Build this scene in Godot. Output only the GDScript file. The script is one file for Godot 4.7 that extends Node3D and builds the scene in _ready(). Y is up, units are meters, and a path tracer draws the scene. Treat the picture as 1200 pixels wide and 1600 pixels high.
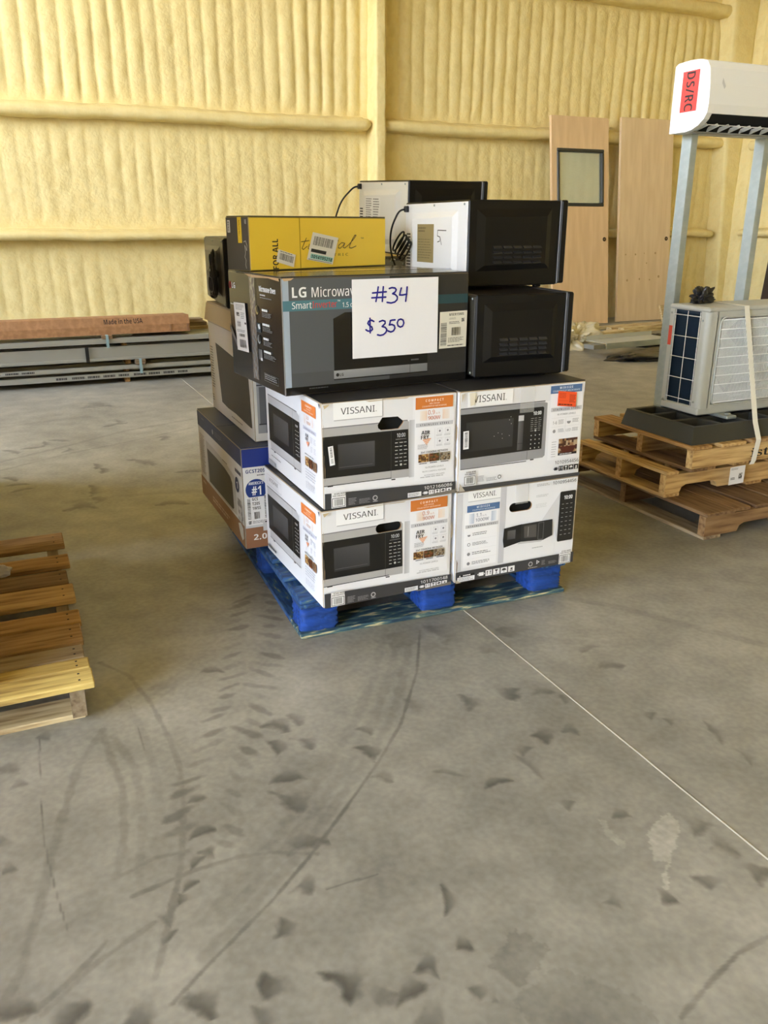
extends Node3D
# A warehouse corner: a pallet of microwave cartons in front of spray-foamed walls.
# World: x runs along the back wall to the right, z towards the open door side, metres, y up.

var used := {}
var box_cache := {}
var text_cache := {}
var mats := {}
var rng := RandomNumberGenerator.new()

# ---------------------------------------------------------------- helpers
static func c8(r: float, g: float, b: float) -> Color:
	return Color(r / 255.0, g / 255.0, b / 255.0)

class MB:
	var st := SurfaceTool.new()
	var col := Color.WHITE
	var smooth := false
	func _init(is_smooth := false) -> void:
		smooth = is_smooth
		st.begin(Mesh.PRIMITIVE_TRIANGLES)
		st.set_smooth_group(0 if smooth else -1)
	func put(a: Vector3, b: Vector3, c: Vector3) -> void:
		for v in [a, b, c]:
			st.set_color(col)
			st.add_vertex(v)
	func tri(a: Vector3, b: Vector3, c: Vector3, n: Vector3) -> void:
		if (a - c).cross(a - b).dot(n) < 0.0:
			put(a, c, b)
		else:
			put(a, b, c)
	func quad(a: Vector3, b: Vector3, c: Vector3, d: Vector3, n: Vector3) -> void:
		tri(a, b, c, n)
		tri(a, c, d, n)
	func qc(a: Vector3, b: Vector3, c: Vector3, d: Vector3, center: Vector3) -> void:
		quad(a, b, c, d, (a + b + c + d) * 0.25 - center)
	func cbox(center: Vector3, size: Vector3, bev := 0.0, basis := Basis.IDENTITY) -> void:
		var h := size * 0.5
		var b: float = min(bev, min(h.x, min(h.y, h.z)) * 0.9)
		var pt := func(sx: float, sy: float, sz: float, ax: int) -> Vector3:
			var v := Vector3(sx * h.x, sy * h.y, sz * h.z)
			if ax != 0: v.x -= sx * b
			if ax != 1: v.y -= sy * b
			if ax != 2: v.z -= sz * b
			return center + basis * v
		for s in [-1.0, 1.0]:
			qc(pt.call(s, -1, -1, 0), pt.call(s, 1, -1, 0), pt.call(s, 1, 1, 0), pt.call(s, -1, 1, 0), center)
			qc(pt.call(-1, s, -1, 1), pt.call(1, s, -1, 1), pt.call(1, s, 1, 1), pt.call(-1, s, 1, 1), center)
			qc(pt.call(-1, -1, s, 2), pt.call(1, -1, s, 2), pt.call(1, 1, s, 2), pt.call(-1, 1, s, 2), center)
		if b <= 0.0:
			return
		for s in [-1.0, 1.0]:
			for t in [-1.0, 1.0]:
				qc(pt.call(s, t, -1, 0), pt.call(s, t, 1, 0), pt.call(s, t, 1, 1), pt.call(s, t, -1, 1), center)
				qc(pt.call(s, -1, t, 0), pt.call(s, 1, t, 0), pt.call(s, 1, t, 2), pt.call(s, -1, t, 2), center)
				qc(pt.call(-1, s, t, 1), pt.call(1, s, t, 1), pt.call(1, s, t, 2), pt.call(-1, s, t, 2), center)
				for w in [-1.0, 1.0]:
					tri(pt.call(s, t, w, 0), pt.call(s, t, w, 1), pt.call(s, t, w, 2), Vector3(s, t, w))
	# polygon given in a plane (o, ex, ey), pushed out along n by depth
	func prism(poly: PackedVector2Array, o: Vector3, ex: Vector3, ey: Vector3, n: Vector3, depth: float) -> void:
		var idx := Geometry2D.triangulate_polygon(poly)
		for i in range(0, idx.size(), 3):
			var a := o + ex * poly[idx[i]].x + ey * poly[idx[i]].y
			var b := o + ex * poly[idx[i + 1]].x + ey * poly[idx[i + 1]].y
			var c := o + ex * poly[idx[i + 2]].x + ey * poly[idx[i + 2]].y
			tri(a + n * depth, b + n * depth, c + n * depth, n)
			tri(a, b, c, -n)
		var cw := Geometry2D.is_polygon_clockwise(poly)
		for i in poly.size():
			var p := poly[i]
			var q := poly[(i + 1) % poly.size()]
			var e := q - p
			var on := Vector2(-e.y, e.x) if cw else Vector2(e.y, -e.x)
			var a := o + ex * p.x + ey * p.y
			var b := o + ex * q.x + ey * q.y
			quad(a, b, b + n * depth, a + n * depth, ex * on.x + ey * on.y)
	func tube(path: PackedVector3Array, r: float, seg := 8) -> void:
		var rings := []
		var up := Vector3(0.31, 0.87, 0.39)
		for i in path.size():
			var d := (path[min(i + 1, path.size() - 1)] - path[max(i - 1, 0)]).normalized()
			var side := d.cross(up).normalized()
			up = side.cross(d).normalized()
			var ring := PackedVector3Array()
			for k in seg:
				var a := TAU * k / seg
				ring.append(path[i] + (side * cos(a) + up * sin(a)) * r)
			rings.append(ring)
		for i in path.size() - 1:
			for k in seg:
				var k2 := (k + 1) % seg
				var mid := (path[i] + path[i + 1]) * 0.5
				qc(rings[i][k], rings[i][k2], rings[i + 1][k2], rings[i + 1][k], mid)
		for e in [0, path.size() - 1]:
			for k in range(1, seg - 1):
				tri(rings[e][0], rings[e][k], rings[e][k + 1], path[e] - path[1 if e == 0 else path.size() - 2])
	func done() -> ArrayMesh:
		st.generate_normals()
		return st.commit()

# a printed face: o is its top left corner, ex runs right, ed runs down, s and t are 0..1
class Face:
	var mb := MB.new()
	var o: Vector3
	var ex: Vector3
	var ed: Vector3
	var n: Vector3
	var w: float
	var h: float
	var lift := 0.0004
	var layer := 0
	var hole := PackedVector2Array()
	var host
	func P(s: float, t: float) -> Vector3:
		return o + ex * (s * w) + ed * (t * h) + n * (lift + layer * 0.00012)
	func emit(pts: PackedVector2Array) -> void:
		var idx := Geometry2D.triangulate_polygon(pts)
		for i in range(0, idx.size(), 3):
			mb.tri(P(pts[idx[i]].x, pts[idx[i]].y), P(pts[idx[i + 1]].x, pts[idx[i + 1]].y), P(pts[idx[i + 2]].x, pts[idx[i + 2]].y), n)
	func poly(pts: Array, col: Color, up := true) -> void:
		if up: layer += 1
		mb.col = col
		var p := PackedVector2Array()
		for i in pts.size():
			p.append(Vector2(pts[i][0], pts[i][1]))
		if hole.is_empty():
			emit(p)
			return
		var cx := 0.0
		for q in hole: cx += q.x / hole.size()
		for half in [PackedVector2Array([Vector2(-1, -1), Vector2(cx, -1), Vector2(cx, 2), Vector2(-1, 2)]), PackedVector2Array([Vector2(cx, -1), Vector2(2, -1), Vector2(2, 2), Vector2(cx, 2)])]:
			for piece in Geometry2D.intersect_polygons(p, half):
				for cut in Geometry2D.clip_polygons(piece, hole):
					emit(cut)
	func rect(s0: float, t0: float, s1: float, t1: float, col: Color, up := true) -> void:
		poly([[s0, t0], [s1, t0], [s1, t1], [s0, t1]], col, up)
	# a printed tint that changes from corner to corner (top left, top right, bottom right, bottom left)
	func grad(s0: float, t0: float, s1: float, t1: float, a: Color, b: Color, c: Color, d: Color) -> void:
		layer += 1
		var q := [P(s0, t0), P(s1, t0), P(s1, t1), P(s0, t1)]
		var k := [a, b, c, d]
		var flip: bool = (q[0] - q[2]).cross(q[0] - q[1]).dot(n) < 0.0
		for f in [[0, 1, 2], [0, 2, 3]]:
			var order: Array = [f[0], f[2], f[1]] if flip else f
			for i in order:
				mb.st.set_color(k[i])
				mb.st.add_vertex(q[i])
	func round_rect(s0: float, t0: float, s1: float, t1: float, r: float, col: Color) -> void:
		var pts := []
		var rx := r / w
		var ry := r / h
		for k in 4:
			var cx: float = s1 - rx if k in [0, 3] else s0 + rx
			var cy: float = t1 - ry if k in [0, 1] else t0 + ry
			for j in 6:
				var a := PI * 0.5 * (k + j / 5.0)
				pts.append([cx + cos(a) * rx, cy + sin(a) * ry])
		poly(pts, col)
	func disc(s: float, t: float, r: float, col: Color, seg := 20, up := true) -> void:
		var pts := []
		for k in seg:
			pts.append([s + cos(TAU * k / seg) * r / w, t + sin(TAU * k / seg) * r / h])
		poly(pts, col, up)
	func frame(s0: float, t0: float, s1: float, t1: float, th: float, col: Color) -> void:
		layer += 1
		var a := th / w
		var b := th / h
		rect(s0, t0, s1, t0 + b, col, false)
		rect(s0, t1 - b, s1, t1, col, false)
		rect(s0, t0 + b, s0 + a, t1 - b, col, false)
		rect(s1 - a, t0 + b, s1, t1 - b, col, false)
	func text(what: String, s0: float, t0: float, s1: float, t1: float, col: Color, font := "sans", rot := 0, skew := 0.0) -> void:
		layer += 1
		mb.col = col
		var d: Array = host.glyphs(what, font)
		var v: PackedVector3Array = d[0]
		var idx: PackedInt32Array = d[1]
		var box: Rect2 = d[2]
		var q := PackedVector3Array()
		for p in v:
			var a := (p.x - box.position.x) / box.size.x
			var b := 1.0 - (p.y - box.position.y) / box.size.y
			a += skew * (0.5 - b)
			if rot == 0: q.append(P(lerpf(s0, s1, a), lerpf(t0, t1, b)))
			elif rot > 0: q.append(P(lerpf(s0, s1, b), lerpf(t1, t0, a)))
			else: q.append(P(lerpf(s1, s0, b), lerpf(t0, t1, a)))
		for i in range(0, idx.size(), 3):
			mb.tri(q[idx[i]], q[idx[i + 1]], q[idx[i + 2]], n)
	# lines of fine print, too small to read in the photograph
	func fine(s0: float, t0: float, s1: float, t1: float, rows: int, col: Color, fill := 0.45, seed_value := 1, vertical := false) -> void:
		layer += 1
		var r := RandomNumberGenerator.new()
		r.seed = seed_value
		for k in rows:
			var a := float(k) / rows
			var b := a + fill / rows
			var x := 0.0
			var last := r.randf_range(0.72, 1.0)
			while x < last - 0.02:
				var e: float = min(x + r.randf_range(0.06, 0.2), last)
				if vertical: rect(lerpf(s0, s1, a), lerpf(t0, t1, x), lerpf(s0, s1, b), lerpf(t0, t1, e), col, false)
				else: rect(lerpf(s0, s1, x), lerpf(t0, t1, a), lerpf(s0, s1, e), lerpf(t0, t1, b), col, false)
				x = e + 0.025
	func bars(s0: float, t0: float, s1: float, t1: float, count: int, col: Color, seed_value := 1, vertical := false) -> void:
		layer += 1
		var r := RandomNumberGenerator.new()
		r.seed = seed_value
		for k in count:
			var a := (k + r.randf_range(0.0, 0.25)) / count
			var b := a + r.randf_range(0.25, 0.7) / count
			if vertical: rect(s0, lerpf(t0, t1, a), s1, lerpf(t0, t1, b), col, false)
			else: rect(lerpf(s0, s1, a), t0, lerpf(s0, s1, b), t1, col, false)
	func photo(s0: float, t0: float, s1: float, t1: float, tones: Array, nx: int, ny: int, seed_value: int) -> void:
		layer += 1
		var r := RandomNumberGenerator.new()
		r.seed = seed_value
		for i in nx:
			for j in ny:
				var c: Color = tones[r.randi() % tones.size()]
				rect(lerpf(s0, s1, float(i) / nx), lerpf(t0, t1, float(j) / ny), lerpf(s0, s1, (i + 1.0) / nx), lerpf(t0, t1, (j + 1.0) / ny), c.lerp(tones[0], 0.3), false)
	func stroke(pts: Array, th: float, col: Color) -> void:
		layer += 1
		for i in pts.size():
			disc(pts[i][0], pts[i][1], th * 0.5, col, 10, false)
			if i + 1 < pts.size():
				var a := Vector2(pts[i][0] * w, pts[i][1] * h)
				var b := Vector2(pts[i + 1][0] * w, pts[i + 1][1] * h)
				var d := (b - a).normalized().orthogonal() * th * 0.5
				poly([[(a.x + d.x) / w, (a.y + d.y) / h], [(b.x + d.x) / w, (b.y + d.y) / h], [(b.x - d.x) / w, (b.y - d.y) / h], [(a.x - d.x) / w, (a.y - d.y) / h]], col, false)
	# a sticker stuck on this face: three of its corners
	func sticker(tl: Array, tr: Array, bl: Array) -> Face:
		var f := Face.new()
		f.host = host
		var keep := layer
		layer = 0
		var a := P(tl[0], tl[1])
		var b := P(tr[0], tr[1])
		var c := P(bl[0], bl[1])
		layer = keep
		f.o = a
		f.ex = (b - a).normalized()
		f.w = a.distance_to(b)
		f.ed = (c - a).normalized()
		f.h = a.distance_to(c)
		f.n = n
		f.lift = 0.0004 + keep * 0.00012 + 0.0003
		return f

func glyphs(what: String, font: String) -> Array:
	var key := what + "|" + font
	if not text_cache.has(key):
		var f := SystemFont.new()
		f.font_names = PackedStringArray(["Droid Serif" if font.begins_with("serif") else "Droid Sans Mono" if font == "mono" else "Droid Sans"])
		f.font_weight = 700 if font.ends_with("bold") else 400
		var tm := TextMesh.new()
		tm.font = f
		tm.text = what
		tm.font_size = 48
		tm.pixel_size = 0.01
		tm.depth = 0.0
		tm.curve_step = 1.2
		var arr := tm.get_mesh_arrays()
		var v: PackedVector3Array = arr[Mesh.ARRAY_VERTEX]
		var idx := PackedInt32Array()
		if arr[Mesh.ARRAY_INDEX] != null and arr[Mesh.ARRAY_INDEX].size() > 0: idx = arr[Mesh.ARRAY_INDEX]
		else: idx = PackedInt32Array(range(v.size()))
		var r := Rect2(v[0].x, v[0].y, 0, 0)
		for p in v: r = r.expand(Vector2(p.x, p.y))
		text_cache[key] = [v, idx, r]
	return text_cache[key]

func numbered(called: String) -> String:
	used[called] = used.get(called, -1) + 1
	return called if used[called] == 0 else "%s_%03d" % [called, used[called]]

func tag(o: Node, label: String, category: String, group := "", kind := "") -> void:
	if label: o.set_meta("label", label)
	if category: o.set_meta("category", category)
	if group: o.set_meta("group", group)
	if kind: o.set_meta("kind", kind)

func thing(called: String, label: String, category: String, at := Vector3.ZERO, yaw := 0.0, group := "") -> Node3D:
	var o := Node3D.new()
	o.name = numbered(called)
	add_child(o, true)
	o.position = at
	o.rotation_degrees.y = yaw
	tag(o, label, category, group)
	return o

func setting(called: String, label: String) -> Node3D:
	var o := Node3D.new()
	o.name = called
	add_child(o, true)
	tag(o, label, "", "", "structure")
	return o

func part(called: String, mesh: Mesh, m: Material, parent: Node, at := Vector3.ZERO) -> MeshInstance3D:
	var o := MeshInstance3D.new()
	o.name = called
	o.mesh = mesh
	o.material_override = m
	parent.add_child(o, true)
	o.position = at
	return o

func bmesh(size: Vector3, bev := 0.002) -> ArrayMesh:
	var key := "%.4f %.4f %.4f %.4f" % [size.x, size.y, size.z, bev]
	if not box_cache.has(key):
		var mb := MB.new()
		mb.cbox(Vector3.ZERO, size, bev)
		box_cache[key] = mb.done()
	return box_cache[key]

func bpart(called: String, lo: Vector3, hi: Vector3, m: Material, parent: Node, bev := 0.002) -> MeshInstance3D:
	return part(called, bmesh(hi - lo, bev), m, parent, (lo + hi) * 0.5)

func mat(key: String, col: Color, rough := 0.8, metal := 0.0, spec := 0.5) -> StandardMaterial3D:
	if not mats.has(key):
		var m := StandardMaterial3D.new()
		m.resource_name = key
		m.albedo_color = col
		m.roughness = rough
		m.metallic = metal
		m.metallic_specular = spec
		mats[key] = m
	return mats[key]

func print_mat(key: String, rough := 0.5) -> StandardMaterial3D:
	if not mats.has(key):
		var m := mat(key, Color.WHITE, rough)
		m.vertex_color_use_as_albedo = true
		m.vertex_color_is_srgb = true
	return mats[key]

func noise_tex(freq: float, colors: Array, offsets: Array, size := 512, kind := FastNoiseLite.TYPE_SIMPLEX_SMOOTH, seed_value := 1, octaves := 5) -> NoiseTexture2D:
	var nz := FastNoiseLite.new()
	nz.noise_type = kind
	nz.frequency = freq
	nz.seed = seed_value
	nz.fractal_octaves = octaves
	var t := NoiseTexture2D.new()
	t.width = size
	t.height = size
	t.seamless = true
	t.noise = nz
	t.normalize = true
	var g := Gradient.new()
	g.offsets = PackedFloat32Array(offsets)
	g.colors = PackedColorArray(colors)
	t.color_ramp = g
	return t

func grid_mesh(nx: int, ny: int, f: Callable, outward: Vector3) -> ArrayMesh:
	var v := PackedVector3Array()
	for j in ny + 1:
		for i in nx + 1:
			v.append(f.call(float(i) / nx, float(j) / ny))
	var nrm := PackedVector3Array()
	for j in ny + 1:
		for i in nx + 1:
			var dx := v[j * (nx + 1) + mini(i + 1, nx)] - v[j * (nx + 1) + maxi(i - 1, 0)]
			var dy := v[mini(j + 1, ny) * (nx + 1) + i] - v[maxi(j - 1, 0) * (nx + 1) + i]
			var nn := dx.cross(dy)
			if nn.length() < 1e-12: nn = outward
			nrm.append(nn.normalized())
	var a := v[0]
	var sgn := 0.0
	for k in nrm: sgn += k.dot(outward)
	var flip := sgn < 0.0 or outward == Vector3.ZERO
	if flip:
		for k in nrm.size(): nrm[k] = -nrm[k]
	var idx := PackedInt32Array()
	for j in ny:
		for i in nx:
			var p := j * (nx + 1) + i
			var q := p + nx + 1
			if flip: idx.append_array([p, p + 1, q + 1, p, q + 1, q])
			else: idx.append_array([p, q + 1, p + 1, p, q, q + 1])
	var arr := []
	arr.resize(Mesh.ARRAY_MAX)
	arr[Mesh.ARRAY_VERTEX] = v
	arr[Mesh.ARRAY_NORMAL] = nrm
	arr[Mesh.ARRAY_INDEX] = idx
	var m := ArrayMesh.new()
	m.add_surface_from_arrays(Mesh.PRIMITIVE_TRIANGLES, arr)
	return m

# closed crumpled lump: radius given by noise over a flattened sphere
func lump_mesh(size: Vector3, rough: float, freq: float, seed_value: int, nu := 40, nv := 22) -> ArrayMesh:
	var nz := FastNoiseLite.new()
	nz.seed = seed_value
	nz.frequency = freq
	nz.noise_type = FastNoiseLite.TYPE_CELLULAR
	nz.cellular_return_type = FastNoiseLite.RETURN_DISTANCE
	var n2 := FastNoiseLite.new()
	n2.seed = seed_value + 7
	n2.frequency = freq * 0.45
	return grid_mesh(nu, nv, func(u: float, t: float) -> Vector3:
		var a := u * TAU
		var b := (t - 0.5) * PI
		var d := Vector3(cos(b) * cos(a), sin(b), cos(b) * sin(a))
		var r := 1.0 + rough * nz.get_noise_3dv(d * 10.0) + rough * 1.2 * n2.get_noise_3dv(d * 10.0)
		var p := d * r * size
		p.y = maxf(p.y, -size.y * 0.35) + size.y * 0.35
		return p, Vector3.ZERO)

# ---------------------------------------------------------------- scene
func _ready() -> void:
	rng.seed = 34
	var cam := Camera3D.new()
	cam.name = "camera"
	add_child(cam)
	cam.position = Vector3(0, 1.29, 0)
	cam.rotation_degrees = Vector3(-19.11, -24.0, 0)
	cam.fov = 63.61
	cam.near = 0.05
	cam.far = 200.0
	cam.current = true
	var env := Environment.new()
	var sky_mat := ProceduralSkyMaterial.new()
	sky_mat.sky_top_color = Color(0.84, 0.90, 1.0)
	sky_mat.sky_horizon_color = Color(0.96, 0.98, 1.0)
	sky_mat.ground_bottom_color = Color(0.46, 0.44, 0.41)
	sky_mat.ground_horizon_color = Color(0.62, 0.61, 0.58)
	sky_mat.sky_energy_multiplier = 2.6
	sky_mat.ground_energy_multiplier = 2.2
	var sky := Sky.new()
	sky.sky_material = sky_mat
	env.background_mode = Environment.BG_SKY
	env.sky = sky
	env.tonemap_mode = Environment.TONE_MAPPER_LINEAR
	env.tonemap_exposure = 3.1
	env.sdfgi_enabled = true
	env.ssao_enabled = true
	env.ssil_enabled = true
	var we := WorldEnvironment.new()
	we.name = "world_environment"
	we.environment = env
	add_child(we)
	make_materials()
	build_floor()
	build_shell()
	build_stack()
	build_left_pallet()
	build_cooling_corner()
	build_steel_pile()
	build_doors()
	build_litter()

func make_materials() -> void:
	var bump := noise_tex(0.03, [Color.BLACK, Color.WHITE], [0.0, 1.0], 512, FastNoiseLite.TYPE_SIMPLEX_SMOOTH, 5, 5)
	var foam := mat("spray_foam", c8(240, 222, 160), 0.75)
	foam.uv1_triplanar = true
	foam.uv1_world_triplanar = true
	foam.uv1_scale = Vector3.ONE * 1.6
	foam.albedo_texture = noise_tex(0.006, [Color(0.975, 0.96, 0.925), Color(1, 1, 1), Color(1, 0.985, 0.95)], [0.2, 0.55, 0.9], 512, FastNoiseLite.TYPE_SIMPLEX_SMOOTH, 11, 4)
	foam.heightmap_enabled = true
	foam.heightmap_texture = bump
	foam.heightmap_scale = 0.22
	var grain := noise_tex(0.012, [Color(0.7, 0.64, 0.58), Color(0.9, 0.87, 0.83), Color(1, 1, 1)], [0.12, 0.42, 0.75], 512, FastNoiseLite.TYPE_SIMPLEX_SMOOTH, 3, 5)
	var tints := {"pine": [c8(206, 172, 116), c8(192, 154, 100), c8(212, 180, 124), c8(178, 144, 98)], "grey": [c8(150, 134, 108), c8(136, 118, 92), c8(160, 142, 112)], "brown": [c8(130, 102, 70), c8(144, 114, 78), c8(116, 90, 62)], "yellow": [c8(226, 202, 122), c8(216, 192, 116)], "cream": [c8(226, 210, 168), c8(216, 196, 154)], "blue": [c8(26, 76, 168), c8(26, 70, 150)], "veneer": [c8(234, 202, 158), c8(232, 206, 166)]}
	for k in tints:
		for i in tints[k].size():
			var m := mat("%s_wood_%d" % [k, i], tints[k][i], 0.75)
			m.uv1_triplanar = true
			m.uv1_scale = Vector3(0.45, 5.0, 5.0) if k != "veneer" else Vector3(0.35, 2.5, 2.5)
			m.uv1_offset = Vector3(0.37 * i, 0.21 * i, 0.53 * i)
			m.albedo_texture = grain
			if k == "veneer":
				m.albedo_texture = noise_tex(0.012, [Color(0.96, 0.945, 0.92), Color(1, 1, 1)], [0.2, 0.8], 256, FastNoiseLite.TYPE_SIMPLEX_SMOOTH, 13, 4)
				m.roughness = 0.55
	# worn blue paint with bare wood showing through
	var worn := mat("worn_blue_paint", Color.WHITE, 0.7)
	worn.uv1_triplanar = true
	worn.uv1_scale = Vector3(1.6, 7.0, 7.0)
	worn.albedo_texture = noise_tex(0.012, [c8(30, 62, 104), c8(38, 84, 146), c8(72, 104, 124), c8(160, 152, 122)], [0.25, 0.55, 0.75, 0.9], 512, FastNoiseLite.TYPE_SIMPLEX_SMOOTH, 21, 5)
	var chipped := mat("chipped_blue_paint", Color.WHITE, 0.7)
	chipped.uv1_triplanar = true
	chipped.uv1_scale = Vector3(1.2, 9.0, 5.0)
	chipped.albedo_texture = noise_tex(0.014, [c8(40, 66, 84), c8(58, 92, 106), c8(96, 120, 112), c8(206, 194, 150)], [0.3, 0.5, 0.66, 0.8], 512, FastNoiseLite.TYPE_SIMPLEX_SMOOTH, 22, 5)
	var galv := mat("galvanised_steel", c8(168, 176, 174), 0.45, 0.4)
	galv.uv1_triplanar = true
	galv.uv1_scale = Vector3(2, 8, 8)
	galv.albedo_texture = noise_tex(0.012, [Color(0.94, 0.95, 0.95), Color(1, 1, 1)], [0.25, 0.75], 256, FastNoiseLite.TYPE_CELLULAR, 9, 2)
	mat("steel_grey", c8(166, 167, 158), 0.45, 0.3)
	mat("steel_dark", c8(136, 139, 138), 0.5, 0.3)
	var kraft := mat("kraft", c8(172, 128, 86), 0.85)
	kraft.uv1_triplanar = true
	kraft.uv1_scale = Vector3.ONE * 3.0
	kraft.albedo_texture = noise_tex(0.02, [Color(0.88, 0.87, 0.86), Color(1, 1, 1)], [0.3, 0.7], 256, FastNoiseLite.TYPE_SIMPLEX_SMOOTH, 17, 4)
	mat("black_plastic", c8(30, 31, 31), 0.38)
	mat("black_enamel", c8(17, 17, 18), 0.4, 0.0, 0.35)
	mat("black_rubber", c8(20, 20, 20), 0.5)
	mat("bag_black", c8(26, 26, 28), 0.3)
	mat("pad_plastic", c8(52, 53, 50), 0.55)
	mat("white_enamel", c8(236, 238, 240), 0.3)
	mat("cream_enamel", c8(226, 224, 214), 0.35)
	mat("unit_white", c8(240, 240, 236), 0.35)
	mat("unit_grey", c8(186, 188, 182), 0.5)
	mat("fins", c8(38, 58, 78), 0.5, 0.3)
	mat("dark_inside", c8(22, 22, 22), 0.9)
	mat("paper", c8(240, 240, 244), 0.7)
	mat("strap_white", c8(228, 226, 214), 0.5)
	mat("strap_blue", c8(150, 180, 184), 0.45)
	mat("sealant", c8(176, 168, 150), 0.85)
	print_mat("print", 0.5)
	print_mat("gloss_print", 0.18)
	print_mat("matt_print", 0.75)
	var tape := mat("clear_tape", Color(1, 1, 1, 0.12), 0.12)
	tape.transparency = BaseMaterial3D.TRANSPARENCY_ALPHA
	var glass := mat("door_glass", Color(0.86, 0.92, 0.86, 0.3), 0.03)
	glass.transparency = BaseMaterial3D.TRANSPARENCY_ALPHA
	var film := mat("plastic_film", c8(232, 222, 190), 0.35)
	film.backlight_enabled = true
	film.backlight = c8(150, 140, 112)

var BLOBS := [[0.534, -1.906, 0.032, 0.025, 0.50], [0.587, -1.909, 0.025, 0.025, 0.35], [0.501, -1.800, 0.025, 0.025, 0.50], [0.578, -1.791, 0.024, 0.023, 0.40], [0.480, -1.678, 0.027, 0.028, 0.50], [0.473, -1.575, 0.030, 0.034, 0.45], [0.441, -1.446, 0.031, 0.028, 0.40], [0.411, -1.322, 0.032, 0.014, 0.45], [0.340, -1.224, 0.020, 0.016, 0.45], [0.256, -1.684, 0.015, 0.017, 0.40], [0.241, -1.567, 0.017, 0.019, 0.50], [0.247, -1.497, 0.020, 0.014, 0.50], [0.210, -1.478, 0.012, 0.015, 0.50], [0.184, -1.416, 0.012, 0.013, 0.50], [0.168, -1.381, 0.012, 0.010, 0.45], [0.130, -1.340, 0.015, 0.015, 0.40], [0.116, -1.299, 0.011, 0.014, 0.45], [0.739, -1.781, 0.021, 0.018, 0.35], [0.721, -1.684, 0.028, 0.022, 0.50], [0.699, -1.578, 0.019, 0.020, 0.30], [1.074, -1.779, 0.029, 0.027, 0.40], [1.183, -1.783, 0.034, 0.025, 0.50], [1.285, -1.753, 0.023, 0.025, 0.30], [1.164, -1.559, 0.034, 0.021, 0.55], [1.245, -1.556, 0.026, 0.015, 0.35], [1.074, -1.530, 0.018, 0.017, 0.30], [0.941, -1.448, 0.019, 0.025, 0.60], [1.567, -1.800, 0.028, 0.033, 0.35], [1.564, -1.915, 0.021, 0.026, 0.25], [1.144, -1.231, 0.019, 0.014, 0.40], [1.281, -1.130, 0.026, 0.020, 0.35], [1.287, -1.059, 0.034, 0.021, 0.35], [1.285, -0.973, 0.033, 0.018, 0.45], [1.183, -0.978, 0.029, 0.015, 0.40], [1.065, -0.993, 0.024, 0.011, 0.50], [0.962, -1.020, 0.016, 0.012, 0.30], [0.661, -1.159, 0.013, 0.022, 0.50], [0.633, -1.055, 0.017, 0.010, 0.50], [0.552, -1.041, 0.026, 0.013, 0.50], [0.497, -1.008, 0.018, 0.023, 0.50], [0.509, -0.947, 0.033, 0.020, 0.35], [0.609, -0.947, 0.018, 0.012, 0.45], [0.622, -0.924, 0.009, 0.005, 0.30], [0.278, -1.106, 0.030, 0.024, 0.55], [0.404, -1.064, 0.030, 0.026, 0.60], [0.441, -1.019, 0.027, 0.015, 0.30], [0.158, -1.134, 0.027, 0.026, 0.50], [0.051, -1.148, 0.038, 0.023, 0.50], [-0.067, -1.203, 0.033, 0.026, 0.55], [-0.158, -1.258, 0.025, 0.030, 0.50], [0.246, -1.057, 0.020, 0.020, 0.40], [1.087, -2.230, 0.086, 0.045, 0.25], [1.215, -2.198, 0.054, 0.055, 0.30], [1.412, -2.110, 0.048, 0.028, 0.25], [1.276, -2.048, 0.037, 0.026, 0.20], [0.427, -2.269, 0.020, 0.024, 0.40], [0.305, -2.241, 0.058, 0.030, 0.20], [-0.141, -1.996, 0.026, 0.020, 0.25], [-0.060, -2.107, 0.021, 0.013, 0.30], [-0.130, -1.917, 0.019, 0.013, 0.30], [-0.159, -1.702, 0.020, 0.011, 0.30], [-0.157, -1.623, 0.019, 0.008, 0.30], [0.360, -4.791, 0.029, 0.041, 0.50], [0.383, -4.681, 0.029, 0.040, 0.50], [0.620, -4.794, 0.045, 0.071, 0.40], [0.823, -4.485, 0.032, 0.065, 0.45], [-0.094, -4.731, 0.028, 0.039, 0.50], [-0.071, -4.605, 0.027, 0.037, 0.45], [-0.055, -4.499, 0.027, 0.036, 0.40], [0.295, -4.320, 0.030, 0.068, 0.40], [0.213, -4.106, 0.069, 0.041, 0.40], [0.311, -4.173, 0.045, 0.032, 0.35], [0.622, -3.968, 0.044, 0.051, 0.35], [0.815, -5.350, 0.033, 0.035, 0.50], [0.818, -5.274, 0.033, 0.034, 0.40], [0.526, -6.616, 0.123, 0.063, 0.30], [-0.076, -5.341, 0.027, 0.049, 0.40], [0.020, -5.399, 0.028, 0.050, 0.40], [0.118, -5.459, 0.028, 0.051, 0.45], [0.206, -5.528, 0.033, 0.053, 0.40], [0.238, -5.234, 0.027, 0.032, 0.40], [0.554, -5.846, 0.035, 0.060, 0.40], [0.625, -5.900, 0.036, 0.041, 0.40], [0.950, -2.036, 0.028, 0.023, 0.20], [0.925, -1.830, 0.029, 0.026, 0.20], [1.329, -1.687, 0.017, 0.017, 0.25], [1.484, -1.527, 0.016, 0.013, 0.30], [1.519, -1.477, 0.014, 0.013, 0.30], [1.594, -1.377, 0.014, 0.038, 0.30], [1.587, -1.271, 0.013, 0.023, 0.25], [1.046, -1.307, 0.017, 0.012, 0.35], [0.854, -1.525, 0.011, 0.025, 0.25], [1.059, -1.462, 0.013, 0.037, 0.25]]
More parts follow.
